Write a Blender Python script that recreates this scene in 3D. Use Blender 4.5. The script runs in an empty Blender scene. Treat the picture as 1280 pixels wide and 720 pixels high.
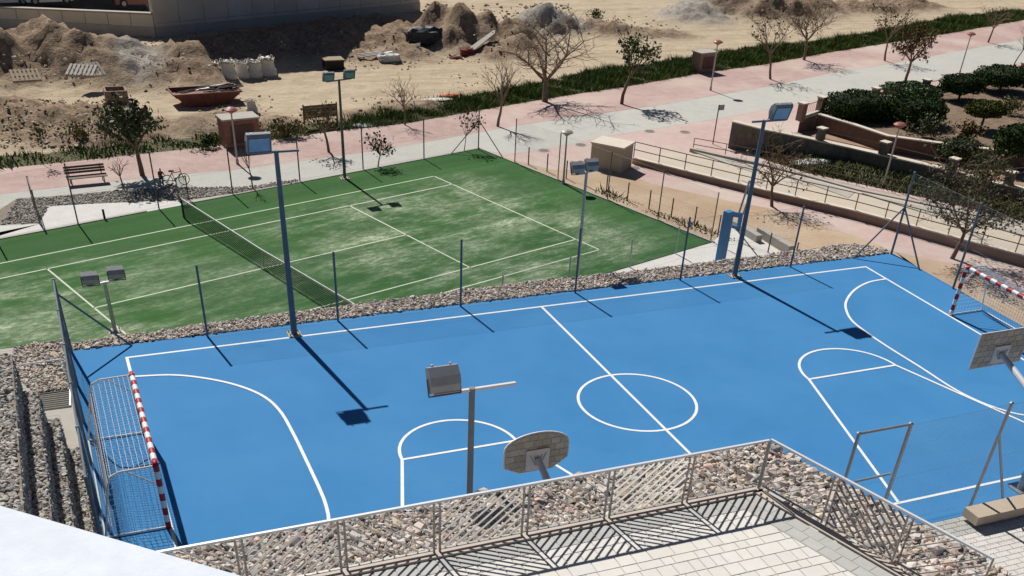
import bpy, math, random
import numpy as np
from mathutils import Vector, Matrix, noise as mnoise

random.seed(7); RNG = np.random.default_rng(7)
scene = bpy.context.scene
col = scene.collection

# ------------------------------------------------------------------ camera
CAM = Vector((-16.2586, -34.7985, 16.0525)); ROT = (0.86211, -0.04597, -0.38757)
FPX, CXP, CYP = 1254.208, 640.0, 786.178
cd = bpy.data.cameras.new('camera'); cam = bpy.data.objects.new('camera', cd); col.objects.link(cam)
cam.location = CAM; cam.rotation_euler = ROT
cd.sensor_width = 36.0; cd.lens = FPX / 1280 * 36; cd.shift_y = (CYP - 360) / 1280
cd.clip_start = 0.1; cd.clip_end = 3000
scene.camera = cam
# ------------------------------------------------------------------ light
SUN_EL = math.radians(45.0); SUN_H = Vector((-0.15, 1.0, 0)).normalized()   # horizontal direction towards the sun
world = bpy.data.worlds.new('World'); scene.world = world; world.use_nodes = True
wn = world.node_tree
sky = wn.nodes.new('ShaderNodeTexSky'); sky.sky_type = 'NISHITA'; sky.sun_disc = False
sky.air_density = 0.45; sky.dust_density = 0.4; sky.sun_elevation = SUN_EL; sky.sun_rotation = math.atan2(SUN_H.x, SUN_H.y)
bg = wn.nodes['Background']; bg.inputs['Strength'].default_value = 0.05
wn.links.new(sky.outputs[0], bg.inputs['Color'])
sd = bpy.data.lights.new('sun', 'SUN'); sun = bpy.data.objects.new('sun', sd); col.objects.link(sun)
sd.energy = 5.0; sd.angle = math.radians(0.5); sd.color = (1.0, 0.955, 0.88)
d = Vector((SUN_H.x * math.cos(SUN_EL), SUN_H.y * math.cos(SUN_EL), math.sin(SUN_EL)))
sun.rotation_euler = d.to_track_quat('Z', 'Y').to_euler(); sun.location = (0, 60, 60)
vs = scene.view_settings
vs.view_transform = 'Standard'; vs.look = 'None'; vs.gamma = 1.0; vs.exposure = 0.15; vs.use_curve_mapping = False

# ------------------------------------------------------------------ helpers
RM = np.array(__import__('mathutils').Euler(ROT).to_matrix())
def G(x, y, z=0.0):
    """ground point: where the line of sight of a place in the survey photo meets height z"""
    w = RM @ np.array([(x - CXP) / FPX, -(y - CYP) / FPX, -1.0])
    t = (z - CAM.z) / w[2]
    return Vector((CAM.x + t * w[0], CAM.y + t * w[1], z))
def PX(P):
    q = (np.array(P) - np.array(CAM)) @ RM
    return CXP + FPX * q[0] / -q[2], CYP - FPX * q[1] / -q[2]
def HT(base, ytop):
    """height of an upright at base whose top is seen at row ytop"""
    lo, hi = 0.0, 25.0
    for _ in range(40):
        m = (lo + hi) / 2
        if PX((base[0], base[1], base[2] + m))[1] > ytop: lo = m
        else: hi = m
    return lo
TZ = -1.2                    # level of the tennis court and promenade
TTH = 0.31262; TX, TY = -9.03405, 9.81523
def T(u, v, z=TZ):           # tennis court coordinates (regulation metres) to world
    c, s = math.cos(TTH), math.sin(TTH)
    return Vector((TX + 1.2 * (u * c - v * s), TY + 1.2 * (u * s + v * c), z))

def tag(o, label=None, cat=None, group=None, kind=None):
    if label: o['label'] = label
    if cat: o['category'] = cat
    if group: o['group'] = group
    if kind: o['kind'] = kind
    return o
def wl(o):
    v = Vector((0, 0, 0))
    while o is not None:
        v += o.location; o = o.parent
    return v
def thing(name, loc, label, cat, group=None):
    o = bpy.data.objects.new(name, None); col.objects.link(o); o.location = loc
    o.empty_display_size = 0.2
    return tag(o, label, cat, group)
def link_mesh(name, verts, faces, mats, parent=None, origin=None, fmat=None, smooth=False):
    off = Vector((0, 0, 0))
    if parent is not None: off = wl(parent)
    lo = Vector((0, 0, 0))
    if origin is not None: lo = Vector(origin) - off
    me = bpy.data.meshes.new(name)
    base = off + lo
    V = np.asarray(verts, dtype=np.float64).reshape(-1, 3) - np.array(base)
    if isinstance(faces, np.ndarray): faces = faces.tolist()
    me.from_pydata(V.tolist(), [], faces)
    if not isinstance(mats, (list, tuple)): mats = [mats]
    for m in mats: me.materials.append(m)
    if fmat is not None: me.polygons.foreach_set('material_index', np.asarray(fmat, dtype=np.int32))
    if smooth: me.polygons.foreach_set('use_smooth', [True] * len(me.polygons))
    me.update()
    o = bpy.data.objects.new(name, me); col.objects.link(o)
    o.location = lo
    if parent is not None: o.parent = parent
    return o
class MB:
    def __init__(s): s.v = []; s.f = []; s.m = []
    def face(s, pts, m=0):
        i = len(s.v); s.v += [tuple(p) for p in pts]; s.f.append(tuple(range(i, i + len(pts)))); s.m.append(m)
    def add(s, vs_, fs, m=0):
        i = len(s.v); s.v += [tuple(p) for p in vs_]; s.f += [tuple(i + k for k in f) for f in fs]; s.m += [m] * len(fs)
    def box(s, c, size, rz=0.0, m=0, bev=0.0):
        x, y, z = [k / 2 for k in size]; cc, ss = math.cos(rz), math.sin(rz)
        vs_ = []
        for sx, sy, sz in ((-1,-1,-1),(1,-1,-1),(1,1,-1),(-1,1,-1),(-1,-1,1),(1,-1,1),(1,1,1),(-1,1,1)):
            px, py = sx * (x - (bev if sz > 0 else 0)), sy * (y - (bev if sz > 0 else 0))
            vs_.append((c[0] + px * cc - py * ss, c[1] + px * ss + py * cc, c[2] + sz * z))
        s.add(vs_, [(0,3,2,1),(4,5,6,7),(0,1,5,4),(1,2,6,5),(2,3,7,6),(3,0,4,7)], m)
    def bar(s, p, q, w, h, m=0):
        """rectangular bar from p to q, w across, h up"""
        p, q = Vector(p), Vector(q); d_ = (q - p).normalized()
        up = Vector((0, 0, 1)) if abs(d_.z) < 0.95 else Vector((0, 1, 0))
        a = d_.cross(up).normalized() * (w / 2); b = a.cross(d_).normalized() * (h / 2)
        vs_ = [p - a - b, p + a - b, p + a + b, p - a + b, q - a - b, q + a - b, q + a + b, q - a + b]
        s.add(vs_, [(0,3,2,1),(4,5,6,7),(0,1,5,4),(1,2,6,5),(2,3,7,6),(3,0,4,7)][::1], m)
    def tube(s, p, q, r, r2=None, n=8, m=0, caps=True):
        p, q = Vector(p), Vector(q); r2 = r if r2 is None else r2
        d_ = (q - p).normalized(); up = Vector((0, 0, 1)) if abs(d_.z) < 0.9 else Vector((1, 0, 0))
        a = d_.cross(up).normalized(); b = d_.cross(a)
        vs_ = []
        for k in range(n):
            t = 2 * math.pi * k / n; o = a * math.cos(t) + b * math.sin(t)
            vs_ += [p + o * r, q + o * r2]
        fs = [(2*k, 2*k+1, (2*k+3) % (2*n), (2*k+2) % (2*n)) for k in range(n)]
        if caps: fs += [tuple(range(0, 2*n, 2)), tuple(range(2*n-1, 0, -2))]
        s.add(vs_, fs, m)
    def path(s, pts, r, n=6, m=0):
        for a, b in zip(pts[:-1], pts[1:]): s.tube(a, b, r, n=n, m=m)
    def prism(s, poly, z0, z1, m=0, mtop=None):
        n = len(poly); vs_ = [(p[0], p[1], z0) for p in poly] + [(p[0], p[1], z1) for p in poly]
        s.add(vs_, [tuple(range(n-1, -1, -1))] + [(k, (k+1) % n, n+(k+1) % n, n+k) for k in range(n)], m)
        s.add(vs_[n:], [tuple(range(n))], m if mtop is None else mtop)
    def build(s, name, mats, parent=None, origin=None, smooth=False):
        return link_mesh(name, s.v, s.f, mats, parent, origin, s.m, smooth)
def ccw(poly):
    a = sum(p[0]*q[1] - q[0]*p[1] for p, q in zip(poly, poly[1:] + poly[:1]))
    return poly if a > 0 else poly[::-1]

# ------------------------------------------------------------------ materials
MATS = {}
def mat(name, c, rough=0.8, c2=None, scale=3.0, detail=6.0, bump=0.0, bscale=30.0, metal=0.0, stretch=None, island=0.0, objrand=0.0, c3=None, scale3=0.3, w3=0.5, spec=0.3):
    if name in MATS: return MATS[name]
    m = bpy.data.materials.new(name); m.use_nodes = True; MATS[name] = m
    nt = m.node_tree; N = nt.nodes; L = nt.links; b = N['Principled BSDF']
    b.inputs['Roughness'].default_value = rough; b.inputs['Metallic'].default_value = metal
    b.inputs['Specular IOR Level'].default_value = spec
    tc = N.new('ShaderNodeNewGeometry'); vec = tc.outputs['Position']
    if stretch:
        mp = N.new('ShaderNodeMapping'); mp.inputs['Rotation'].default_value = (0, 0, stretch[0]); mp.inputs['Scale'].default_value = (stretch[1], stretch[2], 1)
        L.new(vec, mp.inputs[0]); vec = mp.outputs[0]
    out = None
    if c2 is not None:
        t = N.new('ShaderNodeTexNoise'); t.inputs['Scale'].default_value = scale; t.inputs['Detail'].default_value = detail; t.inputs['Roughness'].default_value = 0.65
        L.new(vec, t.inputs['Vector'])
        r = N.new('ShaderNodeMapRange'); r.inputs[1].default_value = 0.33; r.inputs[2].default_value = 0.67; L.new(t.outputs[0], r.inputs[0])
        mx = N.new('ShaderNodeMix'); mx.data_type = 'RGBA'; mx.inputs[6].default_value = (*c, 1); mx.inputs[7].default_value = (*c2, 1)
        L.new(r.outputs[0], mx.inputs[0]); out = mx.outputs[2]
    if c3 is not None:
        t = N.new('ShaderNodeTexNoise'); t.inputs['Scale'].default_value = scale3; t.inputs['Detail'].default_value = 4
        L.new(vec, t.inputs['Vector'])
        r = N.new('ShaderNodeMapRange'); r.inputs[1].default_value = 0.42; r.inputs[2].default_value = 0.68; r.inputs[4].default_value = w3; L.new(t.outputs[0], r.inputs[0])
        mx = N.new('ShaderNodeMix'); mx.data_type = 'RGBA'; mx.inputs[7].default_value = (*c3, 1)
        if out: L.new(out, mx.inputs[6])
        else: mx.inputs[6].default_value = (*c, 1)
        L.new(r.outputs[0], mx.inputs[0]); out = mx.outputs[2]
    for amt, src in ((island, tc.outputs['Random Per Island']), (objrand, None)):
        if amt:
            if src is None: src = N.new('ShaderNodeObjectInfo').outputs['Random']
            hs = N.new('ShaderNodeHueSaturation')
            r = N.new('ShaderNodeMapRange'); r.inputs[3].default_value = 1 - amt; r.inputs[4].default_value = 1 + amt; L.new(src, r.inputs[0]); L.new(r.outputs[0], hs.inputs['Value'])
            mt = N.new('ShaderNodeMath'); mt.operation = 'MULTIPLY'; mt.inputs[1].default_value = 7.31; L.new(src, mt.inputs[0])
            fr = N.new('ShaderNodeMath'); fr.operation = 'FRACT'; L.new(mt.outputs[0], fr.inputs[0])
            r2 = N.new('ShaderNodeMapRange'); r2.inputs[3].default_value = 0.75; r2.inputs[4].default_value = 1.25; L.new(fr.outputs[0], r2.inputs[0]); L.new(r2.outputs[0], hs.inputs['Saturation'])
            if 'rubble' in name:
                r2.inputs[3].default_value = 0.2; r2.inputs[4].default_value = 1.55
                m2 = N.new('ShaderNodeMath'); m2.operation = 'MULTIPLY'; m2.inputs[1].default_value = 13.7; L.new(src, m2.inputs[0]); f2 = N.new('ShaderNodeMath'); f2.operation = 'FRACT'; L.new(m2.outputs[0], f2.inputs[0])
                r3 = N.new('ShaderNodeMapRange'); r3.inputs[3].default_value = .465; r3.inputs[4].default_value = .525; L.new(f2.outputs[0], r3.inputs[0]); L.new(r3.outputs[0], hs.inputs['Hue'])
            if out: L.new(out, hs.inputs['Color'])
            else: hs.inputs['Color'].default_value = (*c, 1)
            out = hs.outputs[0]
    if out: L.new(out, b.inputs['Base Color'])
    else: b.inputs['Base Color'].default_value = (*c, 1)
    if bump:
        t = N.new('ShaderNodeTexNoise'); t.inputs['Scale'].default_value = bscale; t.inputs['Detail'].default_value = 5; L.new(tc.outputs['Position'], t.inputs['Vector'])
        bp = N.new('ShaderNodeBump'); bp.inputs['Strength'].default_value = bump; bp.inputs['Distance'].default_value = 0.05
        L.new(t.outputs[0], bp.inputs['Height']); L.new(bp.outputs[0], b.inputs['Normal'])
    return m
blue = mat('court_blue', (0.044, 0.196, 0.435), 0.9, (0.050, 0.213, 0.465), 0.7, bump=0.06, bscale=60, c3=(0.062, 0.232, 0.475), scale3=0.3, w3=0.7, spec=0.12)
white_line = mat('line_white', (0.80, 0.80, 0.78), 0.7, (0.66, 0.69, 0.72), 5)
turf_line = mat('turf_line', (0.62, 0.64, 0.56), 0.9, (0.50, 0.55, 0.44), 6)
pink = mat('pink_paving', (0.385, 0.255, 0.235), 0.85, (0.46, 0.335, 0.305), 1.6, c3=(0.55, 0.45, 0.40), scale3=0.22, w3=0.8, bump=0.1)
pink2 = mat('pink_paving_worn', (0.48, 0.325, 0.30), 0.85, (0.53, 0.40, 0.37), 1.6, c3=(0.54, 0.46, 0.41), scale3=0.2, w3=0.8, bump=0.1)
greyp = mat('grey_paving', (0.42, 0.415, 0.385), 0.85, (0.47, 0.465, 0.44), 1.5, c3=(0.50, 0.49, 0.44), scale3=0.2, bump=0.1)
concrete = mat('pale_concrete', (0.56, 0.55, 0.53), 0.85, (0.62, 0.61, 0.59), 1.5, bump=0.05)
greyconc = mat('grey_concrete', (0.36, 0.34, 0.30), 0.9, (0.42, 0.40, 0.36), 1.3, bump=0.1)
cream = mat('cream_paving', (0.50, 0.42, 0.33), 0.9, (0.54, 0.48, 0.39), 1.2, c3=(0.44, 0.42, 0.38), scale3=0.4, bump=0.1)
sand = mat('sand', (0.43, 0.325, 0.23), 0.95, (0.50, 0.395, 0.285), 2.0, c3=(0.36, 0.24, 0.15), scale3=0.5, w3=0.6, bump=0.5, bscale=6)
brown_wall = mat('brown_render', (0.25, 0.17, 0.13), 0.9, (0.31, 0.22, 0.17), 2.5, bump=0.15)
stone_dark = mat('stone_wall', (0.10, 0.09, 0.075), 0.9, (0.17, 0.15, 0.125), 3.5, bump=0.6, bscale=9)
coping = mat('pale_coping', (0.58, 0.52, 0.43), 0.85, (0.64, 0.58, 0.50), 3)
brick = mat('red_brick', (0.24, 0.105, 0.075), 0.9, (0.30, 0.15, 0.11), 5, bump=0.3, bscale=14)
steel = mat('galvanised', (0.36, 0.40, 0.43), 0.45, (0.30, 0.33, 0.36), 6, metal=0.5)
bluesteel = mat('blue_grey_steel', (0.135, 0.17, 0.20), 0.6, (0.11, 0.14, 0.17), 5)
railgrey = mat('rail_grey', (0.30, 0.30, 0.29), 0.5, (0.38, 0.38, 0.36), 8, metal=0.3)
railpale = mat('rail_pale', (0.62, 0.64, 0.67), 0.45, metal=0.1)
browniron = mat('brown_iron', (0.10, 0.07, 0.055), 0.6, (0.14, 0.10, 0.08), 6)
greyiron = mat('grey_iron', (0.13, 0.125, 0.115), 0.6, (0.18, 0.165, 0.15), 6)
darkgreen = mat('dark_green_paint', (0.02, 0.045, 0.03), 0.5)
whitep = mat('white_paint', (0.76, 0.76, 0.75), 0.5, (0.68, 0.68, 0.67), 6)
redp = mat('red_paint', (0.42, 0.022, 0.028), 0.5, (0.32, 0.015, 0.02), 8)
cordwhite = mat('net_cord', (0.72, 0.73, 0.73), 0.9)
plaster = mat('white_plaster', (0.64, 0.69, 0.77), 0.9, (0.71, 0.76, 0.84), 7, bump=0.05, bscale=30, c3=(0.60, 0.65, 0.72), scale3=1.5, w3=.6)
bark = mat('bark', (0.16, 0.115, 0.08), 0.9, (0.22, 0.165, 0.12), 6, bump=0.4, bscale=20)
bark2 = mat('bark_brown', (0.13, 0.085, 0.055), 0.9, (0.18, 0.125, 0.085), 6, bump=0.4, bscale=20)
leaf1 = mat('leaf_dark', (0.045, 0.075, 0.022), 0.9, spec=0.05, island=0.5)
leaf2 = mat('leaf_brownish', (0.11, 0.085, 0.035), 0.9, spec=0.05, island=0.5)
leaf3 = mat('hedge_leaf', (0.034, 0.064, 0.018), 0.9, spec=0.05, island=0.55)
leaf4 = mat('hedge_leaf_yellow', (0.085, 0.10, 0.022), 0.9, spec=0.05, island=0.5)
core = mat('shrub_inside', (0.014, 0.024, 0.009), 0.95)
grassm = mat('verge_grass', (0.095, 0.14, 0.04), 0.9, spec=0.05, island=0.55, c2=(0.085, 0.12, 0.03), scale=0.7)
weed = mat('dry_weeds', (0.15, 0.14, 0.055), 0.9, island=0.5)
rubble_a = mat('rubble_stone', (0.44, 0.375, 0.32), 0.9, (0.50, 0.44, 0.385), 8, island=0.42, bump=0.3, bscale=25)
rubble_o = mat('rubble_stone_large', (0.46, 0.40, 0.35), 0.9, (0.52, 0.43, 0.36), 4, objrand=0.36, bump=0.3, bscale=25)
rubble_grey = mat('rubble_grey', (0.33, 0.31, 0.28), 0.9, (0.40, 0.37, 0.33), 6, island=0.45)
rubble_bed = mat('rubble_bed', (0.20, 0.165, 0.135), 0.95, (0.30, 0.25, 0.205), 12, bump=0.6)
paver = mat('paver_pale', (0.63, 0.61, 0.575), 0.85, (0.67, 0.65, 0.615), 5, objrand=0.035, bump=0.08, bscale=50)
joint = mat('paver_joint', (0.43, 0.41, 0.385), 0.95)
paver_grey = mat('paver_grey', (0.42, 0.42, 0.405), 0.85, (0.46, 0.46, 0.445), 5, objrand=0.05)
backb = mat('board_frame', (0.66, 0.65, 0.62), 0.6)
slatwood = mat('board_panel', (0.42, 0.385, 0.31), 0.7, (0.50, 0.46, 0.38), 5, objrand=0.16)
lampglass = mat('lamp_glass', (0.22, 0.33, 0.42), 0.15, (0.30, 0.42, 0.50), 3, spec=0.6)
lampbody = mat('lamp_body', (0.24, 0.26, 0.28), 0.45, (0.30, 0.315, 0.33), 4, metal=0.1)
black = mat('black_rubber', (0.015, 0.015, 0.016), 0.6)
lampred = mat('lamp_red', (0.30, 0.11, 0.09), 0.4)
bluepad = mat('blue_padding', (0.045, 0.19, 0.42), 0.5, (0.05, 0.21, 0.46), 3)
bagm = mat('woven_bag', (0.60, 0.57, 0.51), 0.9, (0.70, 0.67, 0.60), 6, bump=0.4, bscale=12)
wood = mat('old_wood', (0.28, 0.22, 0.15), 0.9, (0.36, 0.29, 0.21), 6)
greywood = mat('grey_wood', (0.32, 0.30, 0.27), 0.9, (0.42, 0.40, 0.36), 6)
benchwood = mat('bench_wood', (0.10, 0.055, 0.04), 0.6, (0.14, 0.08, 0.06), 6)
skipred = mat('skip_red', (0.22, 0.075, 0.05), 0.7, (0.13, 0.06, 0.045), 3)
tarp = mat('dark_sheet', (0.025, 0.028, 0.034), 0.6, (0.06, 0.06, 0.07), 4)
plasticw = mat('white_sheet', (0.62, 0.62, 0.60), 0.6, (0.5, 0.5, 0.5), 6)
redbrown = mat('red_plastic', (0.17, 0.035, 0.025), 0.8)
beige = mat('beige_render', (0.42, 0.36, 0.27), 0.9, (0.46, 0.40, 0.31), 3)
wallconc = mat('wall_concrete', (0.55, 0.50, 0.42), 0.9, (0.60, 0.55, 0.47), 0.9, c3=(0.46, 0.42, 0.35), scale3=0.4, bump=0.15, objrand=0.06)
asphalt = mat('asphalt', (0.05, 0.05, 0.05), 0.9, (0.07, 0.068, 0.065), 3)
benchstone = mat('bench_stone', (0.46, 0.38, 0.29), 0.85, (0.50, 0.42, 0.33), 4)
skin = mat('skin', (0.45, 0.26, 0.18), 0.6); hair = mat('hair', (0.02, 0.015, 0.012), 0.6)
redcloth = mat('red_cloth', (0.16, 0.03, 0.04), 0.9); denim = mat('denim', (0.05, 0.07, 0.12), 0.9)

def chain_mat(name, c, period, width):
    m = bpy.data.materials.new(name); m.use_nodes = True; nt = m.node_tree; N = nt.nodes; L = nt.links
    b = N['Principled BSDF']; b.inputs['Base Color'].default_value = (*c, 1); b.inputs['Roughness'].default_value = 0.6
    g = N.new('ShaderNodeNewGeometry'); sp = N.new('ShaderNodeSeparateXYZ'); L.new(g.outputs['Position'], sp.inputs[0])
    def mth(op, a, b_):
        n = N.new('ShaderNodeMath'); n.operation = op
        for i, k in enumerate((a, b_)):
            if k is None: continue
            if isinstance(k, (int, float)): n.inputs[i].default_value = k
            else: L.new(k, n.inputs[i])
        return n.outputs[0]
    s = mth('ADD', sp.outputs[0], sp.outputs[1])
    l1 = mth('LESS_THAN', mth('FRACT', mth('DIVIDE', mth('ADD', s, sp.outputs[2]), period), None), width)
    l2 = mth('LESS_THAN', mth('FRACT', mth('DIVIDE', mth('SUBTRACT', s, sp.outputs[2]), period), None), width)
    f = mth('MAXIMUM', l1, l2)
    tr = N.new('ShaderNodeBsdfTransparent'); mx = N.new('ShaderNodeMixShader')
    L.new(f, mx.inputs[0]); L.new(tr.outputs[0], mx.inputs[1]); L.new(b.outputs[0], mx.inputs[2])
    L.new(mx.outputs[0], N['Material Output'].inputs['Surface'])
    return m
chain = chain_mat('chain_link', (0.16, 0.18, 0.20), 0.09, 0.042)
chain_dark = chain_mat('chain_link_green', (0.055, 0.09, 0.085), 0.09, 0.15)
chain_near = chain_mat('chain_link_near', (0.45, 0.48, 0.50), 0.10, 0.05)
tennis_net = chain_mat('tennis_netting', (0.010, 0.016, 0.012), 0.08, 0.36)

def turf_material():
    m = bpy.data.materials.new('sanded_turf'); m.use_nodes = True; nt = m.node_tree; N = nt.nodes; L = nt.links
    b = N['Principled BSDF']; b.inputs['Roughness'].default_value = 0.9; b.inputs['Specular IOR Level'].default_value = 0.2
    g = N.new('ShaderNodeNewGeometry')
    mp = N.new('ShaderNodeMapping'); mp.vector_type = 'TEXTURE'
    mp.inputs['Location'].default_value = (TX, TY, 0); mp.inputs['Rotation'].default_value = (0, 0, TTH); mp.inputs['Scale'].default_value = (1.2, 1.2, 1)
    L.new(g.outputs['Position'], mp.inputs[0]); uv = mp.outputs[0]
    sp = N.new('ShaderNodeSeparateXYZ'); L.new(uv, sp.inputs[0])
    def mth(op, a, b_=0.0, cl=False):
        n = N.new('ShaderNodeMath'); n.operation = op; n.use_clamp = cl
        for i, k in enumerate((a, b_)):
            if isinstance(k, (int, float)): n.inputs[i].default_value = k
            else: L.new(k, n.inputs[i])
        return n.outputs[0]
    def mr(x, a, b_, c=0.0, d_=1.0):
        n = N.new('ShaderNodeMapRange'); L.new(x, n.inputs[0])
        for i, k in enumerate((a, b_, c, d_)): n.inputs[i + 1].default_value = k
        n.interpolation_type = 'SMOOTHSTEP'; return n.outputs[0]
    def nz(sc, det, sx, sy, ro=0.6):
        q = N.new('ShaderNodeMapping'); q.inputs['Scale'].default_value = (sx, sy, 1); L.new(uv, q.inputs[0])
        t = N.new('ShaderNodeTexNoise'); t.inputs['Scale'].default_value = sc; t.inputs['Detail'].default_value = det; t.inputs['Roughness'].default_value = ro
        L.new(q.outputs[0], t.inputs['Vector']); return t.outputs[0]
    au = mth('ABSOLUTE', sp.outputs[0]); av = mth('ABSOLUTE', sp.outputs[1])
    inside = mth('MULTIPLY', mth('MULTIPLY', mr(sp.outputs[1], 3.4, 5.9, 1.0, 0.06), mr(sp.outputs[1], -7.6, -5.6, 0.55, 1.0)), mr(au, 12.4, 15.9, 1.0, 0.12))
    patches = mr(nz(0.30, 3, 1, 1), 0.40, 0.66)
    streak = mr(nz(1.1, 8, 0.55, 1.7, 0.76), 0.42, 0.64)
    fine = mr(nz(4.5, 6, 0.7, 1.4, 0.8), 0.38, 0.66)
    bands = mr(nz(0.8, 2, 0.05, 1.5), 0.36, 0.64, 0.55, 1.0)
    half = mr(mth('ABSOLUTE', mth('ADD', sp.outputs[0], 1.5)), 1.0, 6.5, 0.45, 1.12)
    inside = mth('MULTIPLY', inside, half)
    f = mth('MULTIPLY', mth('ADD', mth('MULTIPLY', patches, 0.60), mth('MULTIPLY', streak, 0.5)), inside)
    f = mth('MULTIPLY', f, mth('ADD', mth('MULTIPLY', fine, 0.85), 0.25))
    f = mth('MULTIPLY', f, bands, True)
    c1 = N.new('ShaderNodeMix'); c1.data_type = 'RGBA'; c1.inputs[6].default_value = (0.013, 0.066, 0.010, 1); c1.inputs[7].default_value = (0.027, 0.108, 0.019, 1)
    L.new(bands, c1.inputs[0])
    c2 = N.new('ShaderNodeMix'); c2.data_type = 'RGBA'; c2.inputs[7].default_value = (0.45, 0.495, 0.37, 1); L.new(c1.outputs[2], c2.inputs[6]); L.new(f, c2.inputs[0])
    L.new(c2.outputs[2], b.inputs['Base Color'])
    bp = N.new('ShaderNodeBump'); bp.inputs['Strength'].default_value = 0.4; bp.inputs['Distance'].default_value = 0.03
    t = N.new('ShaderNodeTexNoise'); t.inputs['Scale'].default_value = 25; L.new(g.outputs['Position'], t.inputs['Vector']); L.new(t.outputs[0], bp.inputs['Height']); L.new(bp.outputs[0], b.inputs['Normal'])
    return m
turf = turf_material()

def soil_material():
    m = bpy.data.materials.new('lot_soil'); m.use_nodes = True; nt = m.node_tree; N = nt.nodes; L = nt.links
    b = N['Principled BSDF']; b.inputs['Roughness'].default_value = 0.95; b.inputs['Specular IOR Level'].default_value = 0.1
    at = N.new('ShaderNodeAttribute'); at.attribute_name = 'soil'; sp = N.new('ShaderNodeSeparateColor'); L.new(at.outputs['Color'], sp.inputs[0])
    g = N.new('ShaderNodeNewGeometry')
    def nz(sc, det=7):
        t = N.new('ShaderNodeTexNoise'); t.inputs['Scale'].default_value = sc; t.inputs['Detail'].default_value = det; t.inputs['Roughness'].default_value = 0.7
        L.new(g.outputs['Position'], t.inputs['Vector'])
        r = N.new('ShaderNodeMapRange'); r.inputs[1].default_value = 0.34; r.inputs[2].default_value = 0.66; L.new(t.outputs[0], r.inputs[0]); return r.outputs[0]
    def mix(f, a, b_):
        n = N.new('ShaderNodeMix'); n.data_type = 'RGBA'; L.new(f, n.inputs[0])
        for i, k in ((6, a), (7, b_)):
            if isinstance(k, tuple): n.inputs[i].default_value = (*k, 1)
            else: L.new(k, n.inputs[i])
        return n.outputs[2]
    n1, n2 = nz(0.8), nz(2.6)
    mp = N.new('ShaderNodeMapping'); mp.inputs['Rotation'].default_value = (0, 0, -.16); mp.inputs['Scale'].default_value = (.05, 1.6, 1); L.new(g.outputs['Position'], mp.inputs[0])
    tr = N.new('ShaderNodeTexNoise'); tr.inputs['Scale'].default_value = 1.1; tr.inputs['Detail'].default_value = 5; L.new(mp.outputs[0], tr.inputs['Vector'])
    rr_ = N.new('ShaderNodeMapRange'); rr_.inputs[1].default_value = .45; rr_.inputs[2].default_value = .70; rr_.inputs[4].default_value = .75; L.new(tr.outputs[0], rr_.inputs[0])
    creamc = mix(n1, (0.46, 0.375, 0.265), (0.55, 0.46, 0.345))
    creamc = mix(rr_.outputs[0], creamc, (0.38, 0.30, 0.205))
    brown = mix(n2, (0.15, 0.105, 0.07), (0.37, 0.275, 0.195))
    grey = mix(n2, (0.24, 0.22, 0.195), (0.44, 0.41, 0.37))
    c = mix(sp.outputs[0], creamc, brown); c = mix(sp.outputs[1], c, grey)
    L.new(c, b.inputs['Base Color'])
    bp = N.new('ShaderNodeBump'); bp.inputs['Strength'].default_value = 0.5; bp.inputs['Distance'].default_value = 0.12; L.new(nz(4.5), bp.inputs['Height']); L.new(bp.outputs[0], b.inputs['Normal'])
    return m
soil = soil_material()

def specks(m, colour, scale, lo, hi, amt):
    N = m.node_tree.nodes; L = m.node_tree.links; b = N['Principled BSDF']; src = b.inputs['Base Color'].links[0].from_socket
    g = N.new('ShaderNodeNewGeometry'); t = N.new('ShaderNodeTexNoise'); t.inputs['Scale'].default_value = scale; t.inputs['Detail'].default_value = 8; t.inputs['Roughness'].default_value = .75; L.new(g.outputs['Position'], t.inputs['Vector'])
    r = N.new('ShaderNodeMapRange'); r.inputs[1].default_value = lo; r.inputs[2].default_value = hi; r.inputs[4].default_value = amt; L.new(t.outputs[0], r.inputs[0])
    mx = N.new('ShaderNodeMix'); mx.data_type = 'RGBA'; mx.inputs[7].default_value = (*colour, 1); L.new(r.outputs[0], mx.inputs[0]); L.new(src, mx.inputs[6]); L.new(mx.outputs[2], b.inputs['Base Color'])
specks(blue, (.30, .42, .55), 1.7, .66, .80, .55); specks(blue, (.035, .15, .36), 0.6, .58, .78, .45); specks(blue, (.16, .31, .50), 14, .68, .82, .5)
specks(pink, (.30, .22, .20), 2.2, .60, .78, .5); specks(pink2, (.32, .25, .22), 1.8, .60, .78, .5); specks(greyp, (.30, .29, .27), 1.6, .60, .78, .5)
specks(paver, (.42, .40, .36), 2.0, .58, .78, .35)
# ------------------------------------------------------------------ setting: ground sheets
def sheet(name, poly, z, m, parent=None, kind='structure'):
    o = link_mesh(name, [(p[0], p[1], z) for p in ccw([tuple(p) for p in poly])], [tuple(range(len(poly)))], m, parent)
    if kind and parent is None: o['kind'] = kind
    return o
def gp(pts, z=TZ): return [G(x, y, z) for x, y in pts]
sheet('ground', [(-900, -900), (900, -900), (900, 1400), (-900, 1400)], TZ - 0.35, sand)

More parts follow.
